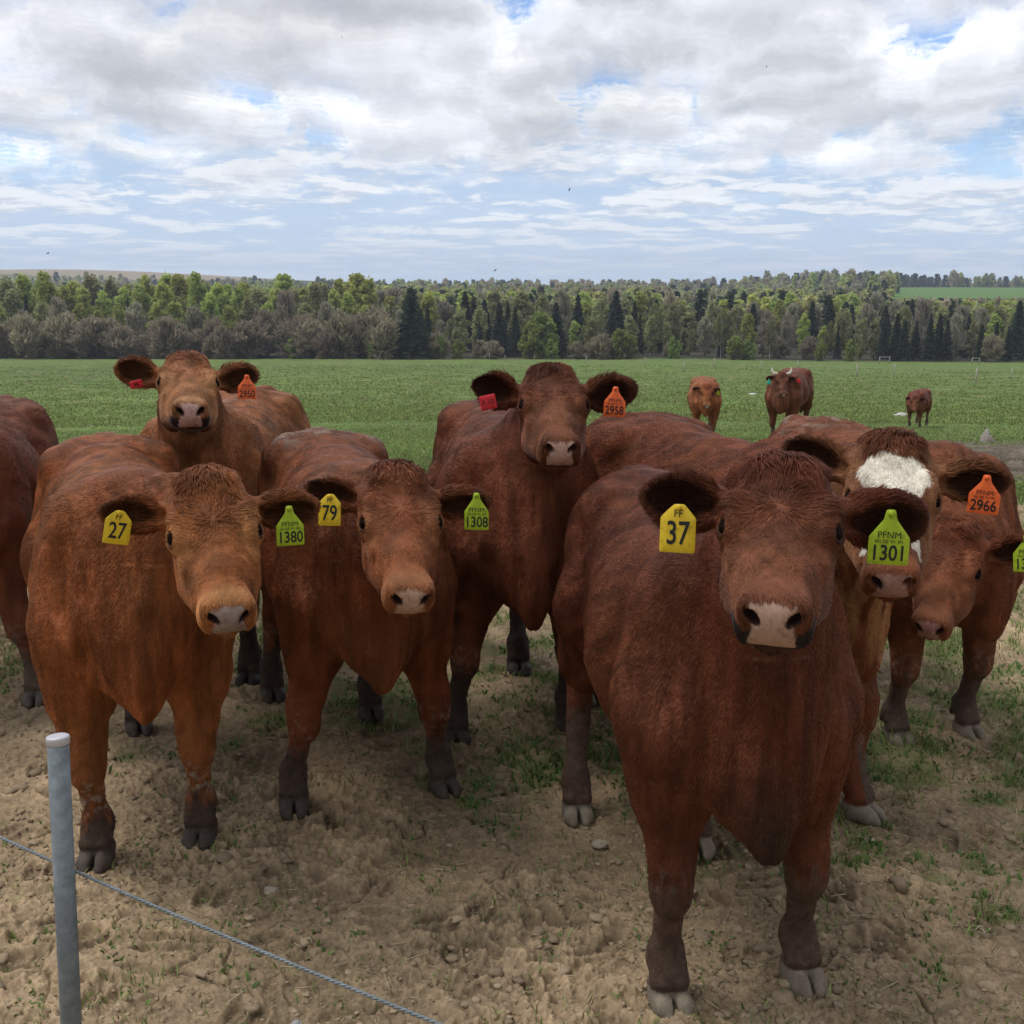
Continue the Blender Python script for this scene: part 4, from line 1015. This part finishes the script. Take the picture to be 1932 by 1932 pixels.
        dens = 1/np.maximum(ln, .008)**.6; dens = dens*np.where(bare, 0, 1)
        # groom
        fl = np.zeros((len(V), 3))
        bodyf = M@np.array([-1, 0, -.75]); fl += bodyf
        wf = sstep(qb[:, 0], .40, .62)[:, None]; fl = lerp(fl, (M@np.array([-.25, 0, -1.]))[None], wf)
        wl = (1-sstep(qb[:, 2], .5, .7))[:, None]; fl = lerp(fl, np.array([[0, 0, -1.]]), wl)
        rad = np.stack([u-.185, np.zeros_like(u), w*1.0], 1); rad = norm(rad); rad[:, 1] -= .25*(u < .1)
        hang = np.stack([np.full_like(u, .8), v*0-.2, w*5], 1)+.0; rad = lerp(rad, norm(hang), (wh*sstep(.115-u+(fbm(qh*22, 2, seed+60)-.5)*.07, -.01, .045)*sstep(v, -.12, -.07)*.85*(1-white)+white*.0)[:, None])
        rad = lerp(rad, np.array([[1., 0, 0]]), (white*wh*sstep(v, -.12, -.07)*.75)[:, None])
        fl = lerp(fl, rad@hM.T, wh[:, None])
        for Ef in c.ear.values():
            qe = (V-Ef[0])@Ef[1]/Ef[2]
            m = ((qe[:, 0] > .02)*(qe[:, 0] < .26)*(np.abs(qe[:, 1]) < .09)*(np.abs(qe[:, 2]) < .06))[:, None]
            d = np.stack([np.full(len(V), .8), qe[:, 1]*14, np.zeros(len(V))], 1)@Ef[1].T
            fl = np.where(m, d, fl)
        # where
        fc = V[Q].mean(1); fa = np.linalg.norm(np.cross(V[Q[:, 2]]-V[Q[:, 0]], V[Q[:, 3]]-V[Q[:, 1]]), axis=1)*.5
        fn = N[Q[:, 0]]; vc = norm(CP-fc); dt = (fn*vc).sum(1)
        face = (hd[Q[:, 0]] < .33)
        wgt = fa*dens[Q].mean(1)*(dens[Q].min(1) > 0)*np.where(dt > -.30, 1, .12)*np.where(face, 1.5, 1)
        nF = int(fur*FUR); pick = rng.choice(len(Q), nF, p=wgt/wgt.sum())
        a = rng.random((nF, 1)); b = rng.random((nF, 1)); q = Q[pick]
        bl = lambda X: (X[q[:, 0]]*(1-a)*(1-b)+X[q[:, 1]]*a*(1-b)+X[q[:, 2]]*a*b+X[q[:, 3]]*(1-a)*b)
        P0 = bl(V); N0 = norm(bl(N)); D = bl(fl); l0 = bl(ln[:, None])[:, 0]
        tf = bl((tuft+.45*fore*(hairlen > 1.1))[:, None]); er = bl(earm[:, None])
        cn = lambda sc_, sd: np.stack([vnoise(P0*sc_, sd+i)-.5 for i in range(3)], 1)
        D = norm(D); D = D+cn(28, 1)*(.14+tf*2.6)+cn(9, 5)*(.40+tf*1.6)+cn(90, 9)*(.05+tf*1.0)
        D = D-N0*(D*N0).sum(1, keepdims=True); D = norm(D)
        D = norm(D+rng.normal(0, .06, D.shape)+er*rng.normal(0, .20, D.shape))
        lift = (.045+.07*rng.random((nF, 1)))+tf*.40+er*.28
        l = (l0*(.42+.95*rng.random(nF)))[:, None]*(s if s > .8 else 1)
        d0 = norm(D+N0*lift*1.8); d1 = norm(D+N0*lift*.4-np.array([0, 0, .16])*tf); d2 = norm(D-N0*.02-np.array([0, 0, .3])*tf)
        P = np.stack([P0-N0*.001, P0+d0*l*.34, P0+d0*l*.34+d1*l*.34, P0+d0*l*.34+d1*l*.34+d2*l*.34], 1)
        cb, *_ = paint(P0, (P0-org)@M/s, (P0-hp)@hM/hs)
        ql = (P0-org)@M/s; al = (ql[:, 0]+.75*ql[:, 2])/1.25; ac = (.75*ql[:, 0]-ql[:, 2])/1.25; wk = sstep(ql[:, 0], .40, .62)
        lock = lerp(fbm(np.stack([ac*90, ql[:, 1]*60, al*14], 1), 2, seed+40), fbm(np.stack([ql[:, 0]*60, ql[:, 1]*95, ql[:, 2]*13], 1), 2, seed+40), wk)
        cb = cb*(.84+.28*rng.random((nF, 1)))*(.58+.84*lock[:, None])
        cb = cb*1.12
        wid = .00055 if vox < .0055 else .0008
        rd = np.tile(np.array([1.0, .95, .7, .2]), (nF, 1))*wid*(1+.3*rng.random((nF, 1)))
        hc = bpy.data.hair_curves.new('fur'); hc.add_curves([4]*nF)
        hc.position_data.foreach_set('vector', (P-org).astype(f32).ravel())
        ra = hc.attributes.get('radius') or hc.attributes.new('radius', 'FLOAT', 'POINT'); ra.data.foreach_set('value', rd.astype(f32).ravel())
        ca = hc.attributes.new('col', 'FLOAT_COLOR', 'CURVE'); cc = np.ones((nF, 4), f32); cc[:, :3] = np.clip(cb, .003, .9); ca.data.foreach_set('color', cc.ravel())
        link('fur', hc, M_HAIR, root)
    c.root = root; c.Hh = Hh
    print('cow %s verts %d  %.1fs' % (name, len(V), time.time()-t0))
    return c
HD = dict(
    B=(0.98, (-0.786, 2.902, 1.235), [[0.2819, 0.1471, 0.9481], [-0.7642, -0.5631, 0.3146], [-0.5801, 0.8132, 0.0463]]),
    C=(0.94, (-1.222, 4.34, 1.443), [[0.2587, 0.1337, 0.9567], [-0.9068, -0.3077, 0.2882], [-0.3329, 0.942, -0.0417]]),
    D=(0.96, (-0.323, 3.159, 1.211), [[0.1529, 0.1359, 0.9789], [-0.7823, -0.5886, 0.2039], [-0.6038, 0.7969, -0.0163]]),
    E=(1.0, (0.131, 3.921, 1.43), [[0.0445, 0.0275, 0.9986], [-0.9005, -0.4316, 0.052], [-0.4324, 0.9016, -0.0056]]),
    F=(0.97, (0.541, 2.249, 1.365), [[-0.2256, -0.0912, 0.9699], [-0.8846, -0.3978, -0.2432], [-0.408, 0.9129, -0.0091]]),
    G=(1.0, (1.0, 2.977, 1.32), [[-0.2084, -0.1399, 0.968], [-0.7576, -0.6028, -0.2502], [-0.6185, 0.7855, -0.0196]]),
    H=(0.9, (1.499, 3.752, 0.92), [[-0.4201, -0.2547, 0.871], [-0.6369, -0.6008, -0.483], [-0.6464, 0.7577, -0.0902]]))
cows = {}
GR = 'cattle crowding up to the fence'
def herd(key, *a, **k):
    cows[key] = build_cow('cow', HD[key], *a, **k)
herd('F', .91, (.515, 2.50), (-.10, 1), dict(FR=(.375, 2.44), FL=(.715, 2.53), HR=(.21, 3.42), HL=(.56, 3.20), FRa=.1, FLa=.1),
    .005, (.122, .0395, .0195), 'dark red cow with yellow tag 37 and green tag 1301, standing closest to the camera', GR, fur=420000, fat=.875, ew=.95, speck=0,
    mud=(.34, .08), mudc=(.095, .062, .045), lipdark=True, ears=dict(R=(1197, 935, .205, 0.), L=(1728, 972, .205, 0)), pink=(.50, .345, .265), hairlen=1.5)
herd('B', .93, (-1.09, 3.18), (-.38, .94), dict(FR=(-1.23, 3.12), FL=(-.96, 3.26), HR=(-1.67, 4.08), HL=(-1.43, 4.14), FRa=-.3, FLa=-.3),
    .0055, (.255, .088, .030), 'orange-brown cow at left with yellow tag 27 and green tag 1380, head lowered', GR, fur=360000, fat=.85, brz=.035, ew=.76,
    mud=(.165, .05), mudc=(.05, .042, .034), hoofc=(.075, .062, .05), ring=1., patch=.8, ears=dict(R=(164, 970, .2, 0), L=(600, 950, .2, 0)), pink=(.35, .285, .26), hairlen=1.2)
herd('D', .91, (-.465, 3.52), (-.30, 1.), dict(FR=(-.71, 3.47), FL=(-.23, 3.61), HL=(-.56, 4.3), HR=(-.99, 4.5), FRa=-.1, FLa=.2),
    .006, (.178, .0585, .024), 'brown cow with yellow tag 79 and green tag 1308 standing between two others', GR, fur=240000, fat=.90, ew=.78, speck=.35,
    mud=(.24, .06), mudc=(.06, .048, .038), hoofc=(.075, .062, .05), ring=.9, dung=.9, ears=dict(R=(577, 922, .19, 0), L=(942, 940, .19, 0)), pink=(.55, .38, .28))
herd('E', .96, (0.04, 4.08), (-.12, 1), dict(FR=(-.21, 4.03), FL=(.22, 4.17), HL=(.03, 4.82)),
    .006, (.142, .0455, .0210), 'tall dark red cow with raised head, orange tag 2958 and red tag F10', GR, fur=190000, fat=.90, ew=1.05, speck=.3,
    mud=(.30, .07), mudc=(.055, .044, .036), hoofc=(.07, .06, .05), ears=dict(R=(868, 722, .2, 0), L=(1201, 727, .2, 0)), pink=(.62, .42, .33))
herd('C', .95, (-1.30, 4.72), (.02, 1), dict(FL=(-1.13, 4.68)),
    .007, (.28, .112, .046), 'light tan-brown cow behind the others with raised head and orange tag 2950', GR, fur=150000, fat=.90, ew=.98,
    mud=(.30, .07), mudc=(.045, .036, .03), hoofc=(.05, .045, .04), lipdark=True, ring=.7, ears=dict(R=(219, 694, .2, 0), L=(503, 698, .2, 0)), pink=(.62, .42, .36))
herd('G', .96, (.93, 3.56), (-.42, .90), dict(FL=(1.13, 3.42), FR=(.80, 3.60), FLa=.3),
    .006, (.152, .050, .0225), 'brown cow with a white forehead blaze and orange tag 2966', GR, fur=250000, fat=.86, speck=.3,
    mud=(.22, .06), mudc=(.09, .065, .05), blaze=True, belly_light=1., ears=dict(R=(1454, 836, .21, 0), L=(1930, 900, .21, 0)), pink=(.44, .27, .22), hairlen=1.2)
herd('H', .90, (1.58, 4.05), (-.26, 1), dict(FR=(1.44, 4.02), FL=(1.73, 4.09)),
    .007, (.18, .060, .027), 'brown cow at the right edge with its head lowered and turned aside', GR, fur=150000, fat=.86, speck=.4,
    mud=(.27, .07), mudc=(.085, .062, .048), dung=1., ring=.3, ears=dict(R=(1560, 1000, .19, 0), L=(1975, 1020, .2, 0)), pink=(.42, .24, .2))
HD['A'] = (.98, (-2.58, 4.25, 1.20), [[-.25, -.10, .9631], [-.80, -.5405, -.2604], [-.5455, .8354, -.0570]])
herd('A', .93, (-2.24, 4.48), (-.22, .97), dict(FL=(-1.95, 4.45)),
    .010, (.155, .052, .026), 'dark brown cow cut off by the left edge, flank and foreleg showing', GR, fur=90000, fat=.92,
    speck=.3, mud=(.25, .07), mudc=(.10, .075, .055), hoofc=(.12, .10, .08))
# =================================================================  ear tags
def text_mesh(txt, size, xs, bold):
    cu = bpy.data.curves.new('lettering', 'FONT'); cu.body = txt; cu.size = 1.0; cu.align_x = 'CENTER'; cu.align_y = 'CENTER'; cu.offset = bold/size*.6 if len(txt) < 4 or txt[0] == '1' or txt[0] == '2' else 0.; cu.extrude = 0.; cu.resolution_u = 6
    o = bpy.data.objects.new('lettering', cu); C.objects.link(o); bpy.context.view_layer.update()
    me = bpy.data.meshes.new_from_object(o.evaluated_get(bpy.context.evaluated_depsgraph_get())); bpy.data.objects.remove(o); 
    V = np.zeros(len(me.vertices)*3, f32); me.vertices.foreach_get('co', V); V = V.reshape(-1, 3); V *= size; V[:, 0] *= xs; me.vertices.foreach_set('co', V.ravel()); me.update(); return me
def tag_mat(name, c):
    def b(t, p):
        g = t.new('ShaderNodeTexCoord').outputs['Object']; n = t.noise(g, 60, 5, .7); n2 = t.noise(g, 500, 3, .6)
        k = t.smooth(n, .48, .72); col = t.mix(t.math('MULTIPLY', k, .6), rgb(*c), rgb(*[v*.35 for v in c])); col = t.mix(t.math('MULTIPLY', t.smooth(n2, .6, .7), .35), col, rgb(.06, .05, .03))
        t.put(p.inputs['Base Color'], col)
    return material(name, b, .45, .35)
TM = dict(yellow=tag_mat('tag_yellow', (.72, .50, .02)), lime=tag_mat('tag_lime', (.37, .50, .02)), orange=tag_mat('tag_orange', (.88, .16, .035)), red=tag_mat('tag_red', (.72, .035, .045)), teal=tag_mat('tag_teal', (.05, .55, .33)))
M_INK = plain('tag_ink', (.018, .018, .016), .6)
SH = dict(
    big=[(-.5, -.5), (.5, -.5), (.5, .06), (.16, .42), (.11, .62), (-.11, .62), (-.16, .42), (-.5, .06)],          # triangular shoulders, narrow neck
    plain=[(-.5, -.5), (.5, -.5), (.5, .30), (.34, .45), (.16, .62), (-.12, .62), (-.34, .45), (-.5, .30)],
    small=[(-.5, -.5), (.5, -.5), (.5, .5), (-.5, .5)])
def ear_tag(cow, key, cx, cy, wpx, hpx, shape, colr, lines, roll, label, dd=.0, detail=True, along=None):
    Ef = cow.ear[key]; p0 = Ef[0]+Ef[1]@np.array([.125, 0, .0])*Ef[2]
    fz = (p0-CP)@RC[1]-.042-dd; w = ray(cx, cy); c = CP+w*fz            # w has unit length along the view axis
    sx = wpx/FPX*fz; sy = hpx/FPX*fz
    n = norm(CP-c); n = norm(n*np.array([1, 1, .35])); n = norm(n+np.array([.12*(1 if key == 'R' else -1)+.30*math.sin(cx*1.3), 0, .16*math.sin(cy*.7)])); up = np.array([0, 0, 1.]); up = norm(up-n*(up@n)); rt = np.cross(up, n)
    ca, sa = math.cos(math.radians(roll)), math.sin(math.radians(roll)); rt, up = rt*ca-up*sa, up*ca+rt*sa
    M = np.stack([rt, up, n], 1)
    hs = sy/(1.12 if shape != 'small' else 1); S0 = np.array(SH[shape]); pts = S0*np.array([sx, hs])-np.array([0, .06*hs if shape != 'small' else 0])
    # rounded outline
    O = []
    m = len(pts)
    for i in range(m):
        a, b, c_ = pts[i-1], pts[i], pts[(i+1) % m]; r = min(.0045, .3*np.linalg.norm(a-b), .3*np.linalg.norm(c_-b)); p = b+norm(a-b)*r; q = b+norm(c_-b)*r
        for t in (0, .25, .5, .75, 1): O.append((1-t)**2*p+2*t*(1-t)*b+t*t*q)
    O = np.array(O); k = len(O); th = .0009
    def crv(P):                                             # plastic bows slightly
        z = -.010*sx*(P[:, 0]/sx*2)**2-.03*sy*(P[:, 1]/sy)**2; return z
    ring = lambda sc_, z: np.concatenate([O*sc_, (crv(O*sc_)+z)[:, None]], 1)
    R = [ring(.02, th), ring(.5, th), ring(.98, th), ring(1, th*.4), ring(1, -th*.4), ring(.98, -th), ring(.5, -th), ring(.02, -th)]
    V = np.concatenate(R); j = np.arange(k); F = np.concatenate([np.stack([i*k+j, i*k+(j+1) % k, (i+1)*k+(j+1) % k, (i+1)*k+j], 1)[:, ::-1] for i in range(len(R)-1)])
    o = link('ear_tag', mesh_np('ear_tag', V@M.T, F, True), TM[colr], cow.root, tuple(c-cow.org)); o['label'] = label
    if not detail: return
    L = []; F_ = []; off = 0
    for txt, ty, th_, xs, bold in lines:
        me = text_mesh(txt, th_*hs, xs, bold*hs); V = np.zeros(len(me.vertices)*3, f32); me.vertices.foreach_get('co', V); V = V.reshape(-1, 3); V[:, 1] += ty*hs
        V[:, 2] += crv(V[:, :2])+th+.0009; bpy_f = [tuple(v+off for v in p.vertices) for p in me.polygons]; F_ += bpy_f; L.append(V@M.T); off += len(V)
    if L:
        me = bpy.data.meshes.new('lettering'); me.from_pydata(np.concatenate(L).tolist(), [], F_); link('lettering', me, M_INK, o)
    if shape != 'small':
        v, f, t = capped(np.array([0, .48*hs, th-.001]), np.array([0, .48*hs, th+.004]), .0062, 16); link('stud', mesh_np('stud', v@M.T, [f, t]), TM[colr], o)
def PF(num, sub='003 202 701 301'): return [('PFNM', .045, .185, 1.0, .002), (sub, -.085, .088, .92, 0), (num, -.33, .44, .80, .010)]
def FFt(num): return [('FF', .37, .24, .95, .004), (num, -.08, .72, .66, .022)]
ear_tag(cows['F'], 'R', 1279, 997, 67, 92, 'plain', 'yellow', [('FF', .34, .24, .95, .002), ('37', -.13, .76, .72, .016)], 0, 'yellow ear tag reading FF 37')
ear_tag(cows['F'], 'L', 1678, 1014, 75, 106, 'big', 'lime', PF('1301'), 1, 'lime green ear tag reading PFNM 1301')
ear_tag(cows['B'], 'R', 222, 995, 48, 66, 'plain', 'yellow', [('FF', .34, .24, .95, .002), ('27', -.13, .76, .72, .016)], 11, 'yellow ear tag reading FF 27')
ear_tag(cows['B'], 'L', 547, 992, 52, 76, 'big', 'lime', PF('1380', '003 202 701 380'), 0, 'lime green ear tag reading PFNM 1380')
ear_tag(cows['D'], 'R', 622, 962, 42, 60, 'plain', 'yellow', [('FF', .34, .24, .95, .002), ('79', -.13, .76, .72, .016)], 1, 'yellow ear tag reading FF 79')
ear_tag(cows['D'], 'L', 899, 965, 46, 71, 'big', 'lime', PF('1308', '003 202 701 308'), 0, 'lime green ear tag reading PFNM 1308')
ear_tag(cows['E'], 'L', 1160, 758, 41, 57, 'big', 'orange', PF('2958', '003 202 701 958'), 2, 'orange ear tag reading PFNM 2958')
ear_tag(cows['E'], 'R', 921, 759, 31, 28, 'small', 'red', [('F 10', -.02, .50, .9, .01)], -12, 'small red ear tag reading F 10')
ear_tag(cows['C'], 'L', 466, 730, 34, 46, 'big', 'orange', PF('2950', '003 202 701 950'), 2, 'orange ear tag reading PFNM 2950')
ear_tag(cows['C'], 'R', 257, 725, 24, 15, 'small', 'red', [('F6', -.02, .75, .9, .02)], -12, 'small red ear tag on the far ear')
ear_tag(cows['G'], 'L', 1858, 933, 56, 75, 'big', 'orange', PF('2966', '003 202 701 966'), 3, 'orange ear tag reading PFNM 2966')
ear_tag(cows['H'], 'L', 1938, 1044, 50, 70, 'big', 'lime', PF('1311', '003 202 701 311'), -8, 'lime green ear tag cut by the photo edge, number starting 13')
# =================================================================  distant cattle
def headM(yaw, pitch, roll=0):
    """muzzle direction: yaw from straight at the camera (positive to photo right), pitch down from the horizontal"""
    cy, sy = math.cos(yaw), math.sin(yaw); cp, sp = math.cos(pitch), math.sin(pitch)
    u = np.array([sy*cp, -cy*cp, -sp]); w = np.array([cy, sy, 0]); v = np.cross(w, u); v = v if v[2] > 0 else -v; w = np.cross(u, v)
    return np.stack([u, v, w], 1)
def far_cow(key, px, py, Y, s, back, yaw, pitch, hs=1.0, fat=.95, **k):
    p = at_depth(px, py, Y); x = p[0]; f = (p[0]-back[0]/np.hypot(*back)*-.28*s, Y+.30*s); z0 = float(height(np.array([f[0]]), np.array([f[1]]))[0])
    hd = (hs, (p[0], p[1], p[2]), headM(yaw, pitch).tolist())
    print(key, 'poll above ground', round(p[2]-z0, 2))
    return build_cow('cow', hd, s, f, back, {}, .014, k.pop('coat'), k.pop('label'), 'cattle standing far out in the field', fur=9000, fat=fat, mud=(.2, .06), z0=z0-.02, **k)
cows['J'] = far_cow('J', 1334, 722, 21.5, .95, (.12, 1), -.1, 1.05, coat=(.30, .10, .04), label='orange-brown cow grazing far out behind the herd, white patch on its muzzle', pink=(.75, .7, .65))
cows['K'] = far_cow('K', 1476, 700, 20.5, 1.05, (.42, .9), -.05, .95, coat=(.16, .055, .03), label='dark horned cow far out facing the camera with a teal ear tag', horns=True, pink=(.6, .42, .33))
cows['L'] = far_cow('L', 1727, 745, 33, .88, (.50, .85), -.35, 1.1, coat=(.17, .055, .03), label='small dark cow farthest out at the right', pink=(.4, .3, .25))
ear_tag(cows['K'], 'R', 1451, 720, 8, 11, 'big', 'teal', [], 0, 'teal ear tag', detail=False)
ear_tag(cows['K'], 'L', 1507, 718, 8, 9, 'big', 'red', [], 0, 'red ear tag', detail=False)
ear_tag(cows['J'], 'L', 1355, 741, 7, 9, 'big', 'lime', [], 0, 'lime ear tag', detail=False)
print('script seconds', time.time()-T0)
